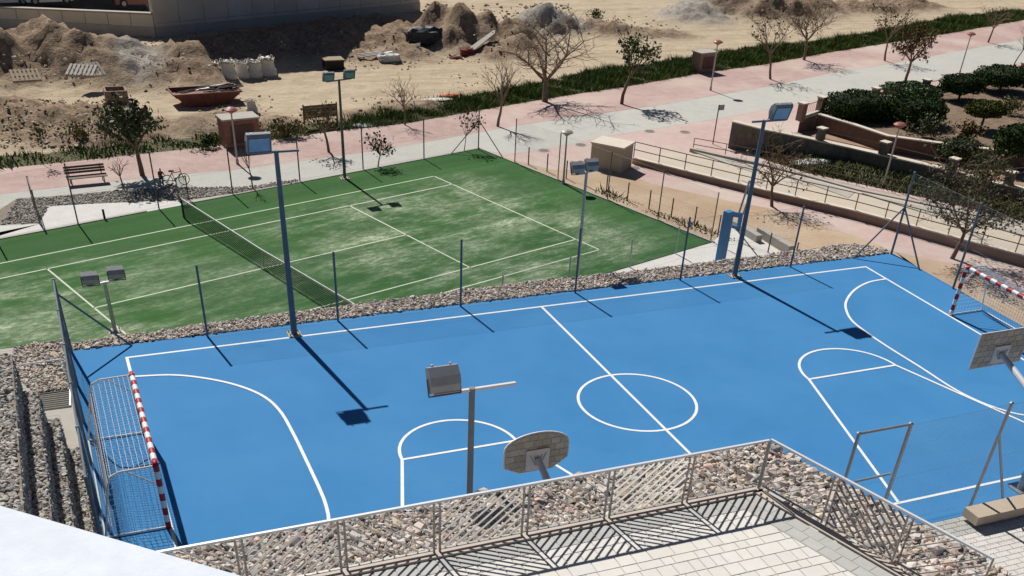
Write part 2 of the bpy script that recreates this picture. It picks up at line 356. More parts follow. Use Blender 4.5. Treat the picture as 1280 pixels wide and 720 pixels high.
VERGE_LO = [(-160, 228), (0, 211), (100, 201), (200, 190), (340, 175), (427, 163), (505, 155), (582, 141), (640, 131), (712, 119), (780, 109), (875, 92), (960, 80), (1035, 66), (1110, 54), (1197, 40), (1280, 25), (1400, 3)]
VERGE_UP = [(-160, 212), (0, 196), (100, 184), (200, 172), (340, 158), (440, 148), (480, 138), (532, 133), (595, 118), (640, 111), (740, 88), (815, 80), (872, 71), (935, 60), (1035, 50), (1110, 37), (1185, 22), (1280, 13), (1400, -8)]
P1_LO = [(-160, 262), (0, 243), (135, 227), (320, 209), (480, 187), (640, 158), (715, 147), (827, 131), (890, 120), (960, 108), (1035, 92), (1105, 81), (1160, 71), (1235, 57), (1280, 49), (1400, 26)]
GR_LO = [(632, 193), (660, 190), (710, 181), (760, 170), (825, 160), (905, 147), (990, 131), (1060, 118), (1183, 97), (1280, 78), (1400, 52)]
pave = sheet('promenade_paving', gp(VERGE_LO) + gp(P1_LO)[::-1], TZ + 0.004, pink)
far_edge_left = [T(-22, 7.8), T(16.4, 7.8)]
sheet('grey_path', gp(P1_LO) + gp(GR_LO)[::-1] + [T(16.4, 7.8), T(-22, 7.8)], TZ, greyp)
sheet('pink_path', gp(GR_LO, TZ) + [G(1400, 420, TZ), G(1200, 420, TZ), T(18, -9.5), T(16.4, 7.8)], TZ - 0.004, pink2)
# sand strip beside the tennis court
SAND_UP = [(645, 201), (690, 212), (735, 214), (787, 219), (815, 230), (915, 252), (960, 260), (1070, 295), (1120, 315), (1185, 329), (1290, 372), (1420, 430)]
sand_poly = gp(SAND_UP) + [G(1420, 620, TZ), Vector((18.3, -14, TZ)), Vector((18.3, 3.0, TZ)), T(16.6, -9.5), T(16.6, 7.2)]
sheet('sand_strip', sand_poly, TZ + 0.004, sand)
# concrete and gravel west of the court
sheet('concrete_apron', [G(-120, 330, TZ), G(-120, 300, TZ), G(0, 283, TZ), G(50, 280, TZ), G(60, 259, TZ), G(235, 245, TZ), T(0.6, 7.85), T(-22, 7.85)], TZ + 0.008, concrete)
gbed = sheet('gravel_bed', gp([(-120, 300), (-120, 272), (0, 262), (22, 248), (60, 246), (150, 238), (232, 234), (300, 237), (370, 226), (372, 230), (235, 250), (60, 257), (48, 279), (0, 281)]), TZ + 0.012, rubble_bed)
# tennis court
tc = sheet('tennis_court', [T(-24, 7.8), T(16.4, 7.8), T(16.4, -7.4), T(-24, -7.4)], TZ + 0.016, turf)
def tline(u0, v0, u1, v1, w=0.055):
    a, b = T(u0, v0), T(u1, v1); dd = (b - a).normalized(); n = Vector((-dd.y, dd.x, 0)) * w * 0.6 * 1.2; a = a - dd * w * .6; b = b + dd * w * .6
    link_mesh('court_line', [(p.x, p.y, TZ + 0.021) for p in (a - n, b - n, b + n, a + n)], [(0, 1, 2, 3)], turf_line, tc)
for v in (5.485, 4.115, -4.115, -5.485): tline(-11.885, v, 11.885, v)
for u in (11.885, -11.885): tline(u, -5.485, u, 5.485)
for u in (6.4, -6.4): tline(u, -4.115, u, 4.115)
tline(-6.4, 0, 6.4, 0)
# kerb round the turf
kb = MB()
for a, b in (((-24, 7.9), (-0.9, 7.9)), ((1.0, 7.9), (16.5, 7.9)), ((16.5, 7.9), (16.5, -7.5))):
    kb.bar(T(*a, TZ - 0.02), T(*b, TZ - 0.02), 0.14, 0.12)
tag(kb.build('court_kerb', greyconc), kind='structure')
# concrete wedge at the south end of the tennis court
sheet('concrete_landing', [T(16.4, -7.45), T(9.0, -7.45), T(9.0, -11), G(960, 352, TZ), G(992, 326, TZ), G(950, 298, TZ), G(914, 283, TZ)], TZ + 0.012, concrete)

# ---- blue court platform
PXL, PXR, PYF, PYN = -17.55, 18.05, 1.05, -17.35
XL, XR, W = -15.656, 15.730, 16.172
pm = MB(); pm.prism([(PXL, PYN), (PXR, PYN), (PXR, PYF), (PXL, PYF)], TZ - 0.4, 0.0, 0)
court = tag(pm.build('sports_court', blue), kind='structure')
def cline(pts, w=0.10, closed=False, name='court_line'):
    pts = [Vector((p[0], p[1], 0)) for p in pts]; n = len(pts); Lf, Rt = [], []
    for i, p in enumerate(pts):
        a = pts[(i - 1) % n] if (closed or i > 0) else p; b = pts[(i + 1) % n] if (closed or i < n - 1) else p
        dd = (b - a).normalized(); nn = Vector((-dd.y, dd.x, 0)) * w / 2
        Lf.append(p + nn); Rt.append(p - nn)
    cline.z += 0.0006
    v = [(p.x, p.y, cline.z) for p in Lf + Rt]
    f = [(i, i + n, (i + 1) % n + n, (i + 1) % n) for i in range(n if closed else n - 1)]
    return link_mesh(name, v, f, white_line, court)
cline.z = 0.004
hw = 0.05
cline([(XL - hw, 0), (XR + hw, 0)]); cline([(XL - hw, -W), (XR + hw, -W)]); cline([(XL, 0), (XL, -W)]); cline([(XR, 0), (XR, -W)]); cline([(0, 0), (0, -W)])
def arc(cx, cy, r, a0, a1, n=48): return [(cx + r * math.cos(a0 + (a1 - a0) * k / n), cy + r * math.sin(a0 + (a1 - a0) * k / n)) for k in range(n + 1)]
cline(arc(0, -8.158, 2.007, 0, 2 * math.pi, 72)[:-1], closed=True)
GYF, GYN = -5.42, -10.75
LANE_L = [G(503, 628), G(712, 592)]; LANE_R = [G(1122, 627), G(1280, 528)]
for fx, fy, s, ends in ((-6.793, -9.321, 1.870, LANE_L), (8.646, -8.529, 1.924, LANE_R)):
    cline(arc(fx, fy, s, 0, math.pi)); cline([(fx - s, fy), (fx + s, fy)])
    for sg, e in ((-1, ends[0]), (1, ends[1])):
        a = Vector((fx + sg * s, fy)); b = Vector((e.x, e.y)); k = (-W - a.y) / (b.y - a.y)
        q = a + (b - a) * k; cline([a, (q.x, q.y)])
def spline(pts, n=14):
    out = []
    P = [2 * pts[0] - pts[1]] + pts + [2 * pts[-1] - pts[-2]]
    for i in range(1, len(P) - 2):
        for k in range(n):
            t = k / n
            out.append(0.5 * (2 * P[i] + (P[i+1] - P[i-1]) * t + (2*P[i-1] - 5*P[i] + 4*P[i+1] - P[i+2]) * t*t + (3*P[i] - P[i-1] - 3*P[i+1] + P[i+2]) * t**3))
    return out + [pts[-1]]
dl = [Vector((XL, G(164, 471).y, 0))] + [G(*q) for q in [(217, 469), (262, 474), (300, 483), (330, 496), (350, 514), (366, 541), (384, 578), (402, 617), (409, 638), (411, 655)]]
end = dl[-1]; dl += [Vector((end.x - 0.35, end.y - 1.2, 0)), Vector((end.x - 1.3, end.y - 2.4, 0)), Vector((end.x - 2.6, end.y - 3.1, 0)), Vector((XL, end.y - 3.3, 0))]
cline(spline(dl), 0.10)
dr = [Vector((XR, G(1106, 349).y, 0))] + [G(*q) for q in [(1086, 353), (1069, 362), (1059, 374), (1057, 385), (1064, 400), (1082, 415), (1110, 434), (1150, 459), (1187, 483), (1215, 498), (1245, 510), (1280, 519)]]
dr += [Vector((dr[-1].x + 1.2, dr[-1].y - .35, 0)), Vector((dr[-1].x + 2.6, dr[-1].y - .4, 0)), Vector((XR, dr[-1].y - .4, 0))]
cline(spline(dr), 0.10)

# ------------------------------------------------------------------ loose stones
def hull_templates(n=12):
    import bmesh
    out = []
    for k in range(n):
        bm = bmesh.new()
        for i in range(12):
            a = Vector((random.gauss(0, 1), random.gauss(0, 1), random.gauss(0, 1))).normalized() * random.uniform(0.40, 0.56)
            bm.verts.new((a.x * 1.15, a.y, a.z * 0.62))
        r = bmesh.ops.convex_hull(bm, input=bm.verts)
        bmesh.ops.delete(bm, geom=[v for v in bm.verts if not v.link_faces], context='VERTS')
        bm.verts.index_update()
        out.append((np.array([v.co[:] for v in bm.verts]), np.array([[v.index for v in f.verts] for f in bm.faces])))
        bm.free()
    return out
HULLS = hull_templates()
def rand_rot(n):
    q = RNG.normal(size=(n, 4)) * np.array([1, .16, .16, 1]); q /= np.linalg.norm(q, axis=1)[:, None]; w, x, y, z = q.T
    return np.stack([np.stack([1-2*(y*y+z*z), 2*(x*y-z*w), 2*(x*z+y*w)], -1), np.stack([2*(x*y+z*w), 1-2*(x*x+z*z), 2*(y*z-x*w)], -1), np.stack([2*(x*z-y*w), 2*(y*z+x*w), 1-2*(x*x+y*y)], -1)], 1)
def stones_mesh(name, pos, size, m, parent=None, kind=True):
    pos = np.asarray(pos, float).reshape(-1, 3); size = np.asarray(size, float)
    n = len(pos); R = rand_rot(n); tid = RNG.integers(0, len(HULLS), n); V = []; F = []; o = 0
    for i in range(n):
        v, f = HULLS[tid[i]]; V.append((v * size[i]) @ R[i].T + pos[i]); F.append(f + o); o += len(v)
    ob = link_mesh(name, np.concatenate(V), np.concatenate(F), m, parent)
    if kind: ob['kind'] = 'stuff'
    return ob
SM = []
def stone_parts(pos, size, m, parent):
    if not SM:
        for v, f in HULLS:
            me = bpy.data.meshes.new('stone'); me.from_pydata(v.tolist(), [], f.tolist()); me.materials.append(m); SM.append(me)
    off = wl(parent)
    for p, s in zip(pos, size):
        o = bpy.data.objects.new('stone', random.choice(SM)); col.objects.link(o); o.parent = parent
        o.location = Vector(p) - off; o.scale = (s, s * random.uniform(.8, 1.1), s * random.uniform(.75, 1))
        o.rotation_euler = (random.gauss(0, .28), random.gauss(0, .28), random.uniform(0, 6))
def in_poly(x, y, poly):
    P = np.array([(p[0], p[1]) for p in poly]); inside = np.zeros(len(x), bool); j = len(P) - 1
    for i in range(len(P)):
        c = ((P[i, 1] > y) != (P[j, 1] > y)) & (x < (P[j, 0] - P[i, 0]) * (y - P[i, 1]) / (P[j, 1] - P[i, 1] + 1e-12) + P[i, 0]); inside ^= c; j = i
    return inside
def scatter(poly, step, jit=0.45):
    P = np.array([(p[0], p[1]) for p in poly]); x0, y0 = P.min(0); x1, y1 = P.max(0)
    X, Y = np.meshgrid(np.arange(x0, x1, step), np.arange(y0, y1, step)); X = X.ravel() + RNG.uniform(-jit, jit, X.size) * step; Y = Y.ravel() + RNG.uniform(-jit, jit, Y.size) * step
    k = in_poly(X, Y, poly); return X[k], Y[k]

# rubble bank between the two courts
crest = [G(x, y, 0.1) for x, y in [(90, 426), (320, 394), (570, 361.5), (640, 352), (762, 340), (960, 316), (1067, 302), (1108, 309)]]
crest[0].x = -17.5
bank = thing('rubble_bank', (0, 2, 0), 'long bank of loose pinkish rubble between the blue court and the green tennis court', 'rubble bank')
bv, bf = [], []
for p in crest: bv += [(p.x, PYF + 0.01, TZ - .3), (p.x, PYF + 0.01, -0.06), (p.x, p.y, 0.0), (p.x + .1, p.y + 0.95, TZ - .1)]
for i in range(len(crest) - 1):
    a, b = 4 * i, 4 * i + 4
    bf += [(a, b, b + 1, a + 1), (a + 1, b + 1, b + 2, a + 2), (a + 2, b + 2, b + 3, a + 3)]
bf += [(0, 1, 2, 3), tuple(4 * (len(crest) - 1) + k for k in (3, 2, 1, 0))]
link_mesh('earth_core', bv, bf, rubble_bed, bank)
poly = [(p.x, p.y + 0.5) for p in crest] + [(18.1, PYF + 0.03), (-17.6, PYF + 0.03)]
X, Y = scatter(poly, 0.082)
cy = np.interp(X, [p.x for p in crest], [p.y for p in crest])
Z = np.where(Y > cy, -(Y - cy) * 1.25, 0.02) + RNG.uniform(-0.03, 0.03, len(X)) + 0.03 * np.sin(X * 2.1) * np.sin(Y * 3)
stones_mesh('stone_layer', np.c_[X, Y, Z], RNG.lognormal(math.log(0.122), 0.26, len(X)), rubble_a, bank)
# pale concrete landing edge and steps at the east end of the bank
# west walkway platform
wk = MB(); wk.prism([(-26, -16), (PXL - .002, -16), (PXL - .002, 1.9), (-26, 1.9)], TZ - .4, -0.01); tag(wk.build('west_walkway', greyconc), kind='structure')
rp = thing('rubble_patch', (-19, 0, 0), 'patch of loose rubble left of the corner of the blue court fence', 'rubble')
poly = [G(18, 434, 0), G(88, 424, 0), (-17.6, 2.4), (-17.6, G(88, 487).y), G(42, 491), G(18, 470)]
X, Y = scatter(poly, 0.10); stones_mesh('stone_layer', np.c_[X, Y, np.full(len(X), 0.02) + RNG.uniform(-.02, .03, len(X))], RNG.lognormal(math.log(0.125), 0.25, len(X)), rubble_a, rp)

# gravel bed stones
gpoly = gp([(-20, 300), (-20, 272), (0, 262), (22, 248), (60, 246), (150, 238), (232, 234), (300, 237), (235, 250), (60, 257), (48, 279), (0, 281)])
gpoly = gp([(0, 281), (22, 249), (62, 247), (150, 238), (232, 235), (305, 234), (372, 225), (372, 229), (240, 249), (62, 257), (48, 279)])
X, Y = scatter(gpoly, 0.12); gs = stones_mesh('gravel', np.c_[X, Y, np.full(len(X), TZ + .03)], RNG.uniform(.10, .17, len(X)), rubble_grey); tag(gs, 'grey gravel in the bed beside the tennis court gate', 'gravel')

# ------------------------------------------------------------------ near terrace with rubble bank
ZT = 4.2
E1 = [G(120, 702, ZT), G(300, 666, ZT), G(957, 549, ZT)]
yE = (E1[1].y + E1[2].y) / 2
E2 = [G(1049, 597, ZT), G(1142, 647, ZT), G(1255, 703, ZT)]
I1 = [G(545, 690, ZT), G(945, 610, ZT)]; yI = (I1[0].y + I1[1].y) / 2
corner_in = Vector((I1[1].x, yI, ZT)); corner_out = Vector((E1[2].x, yE, ZT))
dI = Vector((math.sin(0.30), -math.cos(0.30), 0))
far_in = corner_in + dI * 9.5; nrm = Vector((math.cos(0.30), math.sin(0.30), 0))
wOut = sum(((q - corner_in).dot(nrm)) for q in E2) / 3
co2 = corner_in + nrm * wOut; k = (yE - co2.y) / dI.y; corner_out = co2 + dI * k
far_out = corner_in + dI * 9.5 + nrm * wOut
XW = -17.2
bankpoly = [(XW, yI), (corner_in.x, yI), far_in, far_out, corner_out, (XW, yE)]
nb = thing('rubble_bank', (-8, yI, 0), 'high bank of coarse multicoloured rubble behind the near railing', 'rubble bank')
cm = MB(); cm.prism(ccw([(p[0], p[1]) for p in bankpoly]), -0.3, ZT - 0.16); cm.build('earth_core', rubble_bed, nb)
X, Y = scatter(bankpoly, 0.098); sz = RNG.lognormal(math.log(0.135), 0.36, len(X)); sz = np.clip(sz, .08, .40)
near = np.clip((X + 12) / 14, 0, 1); sz *= 0.88 + 0.34 * near
Z = ZT - 0.15 + sz * 0.18 + RNG.uniform(-.015, .03, len(X))
vis = [(PX((x, y, z))) for x, y, z in zip(X, Y, Z)]
inview = np.array([0 < a < 1280 and 0 < b < 720 for a, b in vis])
dist = np.hypot(X - CAM.x, Y - CAM.y); rank = np.argsort(-(sz / dist) * inview)[:300]
msk = np.zeros(len(X), bool); msk[rank] = True
stone_parts(np.c_[X, Y, Z][msk], sz[msk], rubble_o, nb)
stones_mesh('small_stones', np.c_[X, Y, Z][~msk], sz[~msk], rubble_a, nb)
X, Y = scatter(bankpoly, 0.11); stones_mesh('small_stones', np.c_[X, Y, np.full(len(X), ZT - .13)], RNG.uniform(.12, .18, len(X)), rubble_a, nb)
# stacked stones on the face of the bank towards the court
n = 900
X = RNG.uniform(XW, corner_out.x, n); Zf = RNG.uniform(0.1, ZT - .25, n)
stones_mesh('face_stones', np.c_[X, np.full(n, yE + .02), Zf], RNG.uniform(.22, .36, n), rubble_a, nb)
tt = RNG.uniform(0, 1, 500); Pf = np.array([tuple(corner_out.lerp(far_out, t)) for t in tt]); Pf[:, 2] = RNG.uniform(.1, ZT - .25, 500)
stones_mesh('face_stones', Pf, RNG.uniform(.22, .36, 500), rubble_a, nb)
# kerb under the railing
kb = MB(); kb.bar((XW, yI - .10, ZT - .04), (corner_in.x + .05, yI - .10, ZT - .04), .22, .16); q = corner_in - nrm * .10 + dI * .12
kb.bar((q.x, q.y, ZT - .039), tuple(Vector((far_in.x, far_in.y, ZT - .039)) - nrm * .1), .22, .158)
tag(kb.build('terrace_kerb', mat('kerb_stone', (0.48, 0.41, 0.355), .85, (.54, .47, .41), 4)), kind='structure')
# terrace slab and pavers
inner = [(XW, yI - .24), (corner_in.x - .28, yI - .24), (far_in.x - .25, far_in.y), (XW, far_in.y)]
sl = MB(); sl.prism(ccw(inner), ZT - .5, ZT - 0.012); slab = tag(sl.build('terrace_paving', joint), kind='structure')
tile_mesh = {}
def tile(w, l, x, y, z, m, parent, rz=0.0, th=0.03, name='paver'):
    key = (round(w, 3), round(l, 3), m.name)
    if key not in tile_mesh:
        b = MB(); b.box((0, 0, th / 2), (w, l, th), bev=0.006)
        me = bpy.data.meshes.new(name); me.from_pydata(b.v, [], b.f); me.materials.append(m); tile_mesh[key] = me
    o = bpy.data.objects.new(name, tile_mesh[key]); col.objects.link(o); o.parent = parent
    o.location = Vector((x, y, z + random.uniform(-.002, .002))) - wl(parent); o.rotation_euler = (0, 0, rz)
gapj = 0.012
y = yI - .24; row = 0
while y > -24:
    hgt = 0.25 if row % 3 == 1 else 0.36
    if row < 1: hgt = .42
    x = -13.5 + random.uniform(0, .5); 
    while x < 2.5:
        wdt = random.choice((0.25, 0.36, 0.36, 0.52)) if row else 0.42
        cx, cyy = x + wdt / 2, y - hgt / 2
        lim = corner_in.x + (corner_in.y - cyy) * math.tan(0.30) - 0.30 - (.62 if row else .1)
        a = PX((cx, cyy, ZT))
        if cx - wdt / 2 < lim + .35 and a[1] < 735 and a[0] > 200:
            tile(wdt - gapj, hgt - gapj, cx, cyy, ZT - .03, paver_grey if row < 1 else paver, slab)
        x += wdt
    y -= hgt; row += 1
# grey border rows along the slanting railing
for rr in range(2):
    for kx in range(22):
        t = 0.65 + kx * 0.42 + rr * .21
        q = corner_in + dI * t - nrm * (0.24 + .155 + rr * 0.31)
        if PX(q)[1] < 770: tile(0.31 - gapj, 0.42 - gapj, q.x, q.y, ZT - .0205, paver_grey, slab, rz=0.30)
ub = MB(); q0 = corner_in - nrm * .24 + dI * .3; q1 = corner_in - nrm * .24 + dI * 9.4; ub.prism(ccw([(v.x, v.y) for v in (q0, q1, q1 - nrm * .63, q0 - nrm * .63)]), ZT - .03, ZT + .003); ub.build('mortar_bed', joint, slab)
# lower paving on the right, level with the court
lp = MB(); lp.prism([(-1.5, PYN - .003), (-1.5, -26), (14, -26), (14, PYN - .003)], TZ - .4, -0.03); lower = tag(lp.build('lower_paving', joint), kind='structure')
for j in range(26):
    yy = PYN - .10 - j * 0.20
    for i in range(24):
        xx = 2.0 + i * .5 + (j % 2) * .25
        a = PX((xx, yy, 0))
        if 1150 < a[0] < 1330 and a[1] < 750: tile(.5 - .012, .2 - .012, xx, yy, -.03, paver_grey if (j < 4 and xx < 6.2) else paver, lower)

# ------------------------------------------------------------------ railings on the terrace
def railing(name, p0, p1, npan, label, flip=0, h=1.30):
    p0, p1 = Vector(p0), Vector(p1); r = thing(name, p0, label, 'railing')
    Lp = (p1 - p0) / npan; dd = Lp.normalized(); up = Vector((0, 0, 1))
    tm = MB(); tm.bar(p0 + up * h, p1 + up * h, .055, .045); tm.build('top_rail', railpale, r)
    for i in range(npan + 1):
        q = p0 + Lp * i
        for s in ((-.06, .06) if 0 < i < npan else (0,)):
            b = MB(); b.bar(q + dd * s, q + dd * s + up * (h - .02), .045, .018); b.build('post', railgrey, r)
    for i in range(npan):
        a = p0 + Lp * i + dd * .07; b_ = p0 + Lp * (i + 1) - dd * .07; Ln = (b_ - a).length
        bm_ = MB(); bm_.bar(a + up * .08, b_ + up * .08, .055, .02); bm_.build('bottom_rail', railgrey, r)
        z0, z1 = .11, h - .03; HH = z1 - z0; sl_ = 0.80
        nb_ = 13; span = Ln + HH / sl_
        for k_ in range(1, nb_):
            s0 = -HH / sl_ + span * k_ / nb_
            e0 = Vector((s0, z0)); e1 = Vector((s0 + HH / sl_, z1))
            pts = []
            t0 = max(0.0, -s0 / (HH / sl_)); t1 = min(1.0, (Ln - s0) / (HH / sl_))
            if t1 - t0 < .05: continue
            A = e0.lerp(e1, t0); B = e0.lerp(e1, t1)
            if (i + flip) % 2: A, B = Vector((Ln - A.x, A.y)), Vector((Ln - B.x, B.y))
            pa = a + dd * A.x + up * A.y; pb = a + dd * B.x + up * B.y
            bb = MB(); bb.bar(pa, pb, .055, .010); bb.build('bar', railgrey, r)
    return r
cx0 = corner_in + Vector((0, -.06, .03)); npan = 7; pan = 2.085
post_x = G(850, 626, ZT).x; pan = (corner_in.x - G(545, 690, ZT).x) / 4
railing('railing', cx0 - Vector((pan * npan, 0, 0)), cx0, npan, 'grey metal railing with diagonal bars parallel to the court in front of the pale terrace', flip=1, h=1.20)
c2 = cx0 + nrm * .06
pan2 = (G(1117.5, 701.5, ZT) - G(945, 609, ZT)).length / 2
railing('railing', c2, c2 + dI * pan2 * 3, 3, 'grey metal railing with diagonal bars running down to the right edge of the picture', flip=0, h=1.20)

# ------------------------------------------------------------------ fences round the blue court
def fence(label, runs, mesh_mat, post_mat, r=.045, braces=(), rails=(), cat='fence', mesh=True):
    """runs: list of (point, height); mesh panels hang between neighbouring posts"""
    f = thing('chain_link_fence', runs[0][0], label, cat)
    for p, h in runs:
        p = Vector(p); b = MB(); b.tube(p, p + Vector((0, 0, h)), r, n=10); b.tube(p + Vector((0, 0, h)), p + Vector((0, 0, h + .03)), r * 1.25, r * .6, n=10); b.build('post', post_mat, f)
    for (p, h), (q, g) in zip(runs[:-1], runs[1:]):
        p, q = Vector(p), Vector(q)
        if mesh: link_mesh('mesh_panel', [p + Vector((0, 0, .03)), q + Vector((0, 0, .03)), q + Vector((0, 0, g - .04)), p + Vector((0, 0, h - .04))], [(0, 1, 2, 3)], mesh_mat, f)
        for z in (.04, .5, .985):
            b = MB(); b.tube(p + Vector((0, 0, h * z)), q + Vector((0, 0, g * z)), .004, n=3); b.build('tension_wire', post_mat, f)
    for a, b_ in braces:
        b = MB(); b.tube(a, b_, r * .75, n=8); b.build('brace', post_mat, f)
    for a, b_, rr in rails:
        b = MB(); b.tube(a, b_, rr, n=8); b.build('rail', post_mat, f)
    return f
YF = 0.90
xs = [-17.38, -12.77, -7.96, -3.06, 1.89, 6.79, 12.35, 17.91]
fence('low chain link fence of blue grey posts along the far side of the blue court', [((x, YF, 0), 2.57) for x in xs[1:-1]] , chain, bluesteel, .042)
fence('dark mesh fence standing edge on behind the goal left of the blue court', [((-17.38, YF - 2.55 * i, 0), 2.58) for i in range(6)], chain_dark, bluesteel, .05,
      braces=[((-15.39, YF, 0), (-17.38, YF, 2.1))], rails=[((-17.38, YF, 2.56), (-17.38, YF - 12.75, 2.56), .03)])
fence('tall chain link fence with braced corner post behind the far right goal', [((17.93, YF + .1, 0), 3.55), ((17.93, -3.15, 0), 3.55), ((17.93, -7.9, 0), 3.55), ((17.93, -12.6, 0), 3.55), ((17.93, -17.0, 0), 3.55)], chain, bluesteel, .05,
      braces=[((15.8, YF + .1, 0), (17.93, YF + .1, 2.07)), ((17.9, -1.0, 0), (17.93, YF + .1, 2.07))])
ZB = 3.4
fa, fb_, fc = G(1139, 529, ZB), G(1074, 541, ZB), G(1268, 503, ZB); yN = -17.12
def atY(px, py, y0):
    lo, hi = 0.0, 8.0
    for _ in range(40):
        m_ = (lo + hi) / 2
        if G(px, py, m_).y > y0: lo = m_
        else: hi = m_
    return G(px, py, lo)
fa, fb_, fc = atY(1139, 529, yN), atY(1074, 541, yN), atY(1266, 504, yN)
g0 = fence('open metal gate frame standing behind the slanting rubble bank at the near court edge', [((fb_.x, yN, 0), fb_.z), ((fa.x, yN, 0), fa.z)], chain_near, steel, .05, mesh=False,
      rails=[((fb_.x, yN, fb_.z - .03), (fa.x, yN, fa.z - .03), .04), (atY(1069, 602, yN), atY(1113, 592, yN), .035)])
hN = fc.z
fence('near chain link fence on the court edge behind the stone bench', [((fa.x + .05, yN + .03, 0), fa.z * .99), ((fc.x, yN + .03, 0), hN), ((fc.x + 4.0, yN + .03, 0), hN)], chain_near, steel, .05,
      braces=[((fc.x + 1.3, yN + .03, 0.02), (fc.x, yN + .03, hN * .72))])

# ------------------------------------------------------------------ goals
def striped(mb, p, q, r, n_str, first=1):
    p, q = Vector(p), Vector(q)
    for k_ in range(n_str): mb.tube(p.lerp(q, k_ / n_str), p.lerp(q, (k_ + 1) / n_str), r, n=10, m=(k_ + first) % 2, caps=(k_ in (0, n_str - 1)))
def goal(x, s, label):
    """s: +1 the net lies towards +x"""
    H, Dt, Dg = 1.97, 1.25, 1.62; y0, y1 = GYF, GYN
    g = thing('football_goal', (x, (y0 + y1) / 2, 0), label, 'goal')
    for yy in (y0, y1):
        b = MB(); striped(b, (x, yy, 0.01), (x, yy, H + .05), .08, 9, 0 if yy == y0 else 1); b.build('post', [whitep, redp], g, smooth=True)
        pts = [(x, yy, H - .02), (x + s * (Dt - .35), yy, H - .04), (x + s * (Dt - .1), yy, H - .14), (x + s * Dt, yy, H - .38), (x + s * Dg, yy, .04), (x, yy, .04)]
        b = MB(); b.path(pts, .027, 8); b.tube((x, yy, H - .62), (x + s * .75, yy, H - .06), .022, n=8); b.build('side_frame', whitep, g)
    b = MB(); striped(b, (x, y0 + .06, H), (x, y1 - .06, H), .08, 19, 1); b.build('crossbar', [whitep, redp], g, smooth=True)
    b = MB(); b.tube((x + s * Dg, y0, .04), (x + s * Dg, y1, .04), .027, n=8); b.build('ground_bar', whitep, g)
    # net
    prof = [(0, H), (.4, H - .02), (.8, H - .06), (Dt - .12, H - .16), (Dt, H - .40), (Dt + .06, 1.2), (Dt + .1, .8), (Dt + .1, .4), (Dg - .1, .06)]
    ny = 40; b = MB()
    def P(k_, yv):
        dx, z = prof[k_]; t = (yv - y1) / (y0 - y1); sag = .10 * math.sin(t * math.pi) if 0 < k_ < 4 else 0
        return Vector((x + s * dx, yv, max(.03, z - sag)))
    for j in range(ny + 1):
        yv = y1 + (y0 - y1) * j / ny
        for k_ in range(len(prof) - 1): b.tube(P(k_, yv), P(k_ + 1, yv), .006, n=3, caps=False)
    sub = []
    for k_ in range(len(prof) - 1):
        A, B = Vector(prof[k_]), Vector(prof[k_ + 1]); n_ = max(1, round((B - A).length / .14))
        for i in range(n_): sub.append((k_, i / n_))
    for k_, t in sub:
        for j in range(0, ny, 2):
            ya, yb = y1 + (y0 - y1) * j / ny, y1 + (y0 - y1) * (j + 2) / ny
            b.tube(P(k_, ya).lerp(P(k_ + 1, ya), t), P(k_, yb).lerp(P(k_ + 1, yb), t), .006, n=3, caps=False)
    for yy in (y0, y1):
        for i in range(1, 9):
            dx = Dt * i / 9; b.tube((x + s * dx, yy, H - .03 - (.2 if i > 7 else 0)), (x + s * dx * 1.2, yy, .04), .006, n=3, caps=False)
        for i in range(1, 12): b.tube((x, yy, H * i / 12), (x + s * (Dg - (Dg - Dt) * i / 12), yy, H * i / 12), .006, n=3, caps=False)
    tag(b.build('net', cordwhite, g), kind='stuff')
    return g
goal(XL - .06, -1, 'red and white striped goal with white net at the left end')
goal(XR + .10, 1, 'red and white striped goal at the far right end of the blue court')

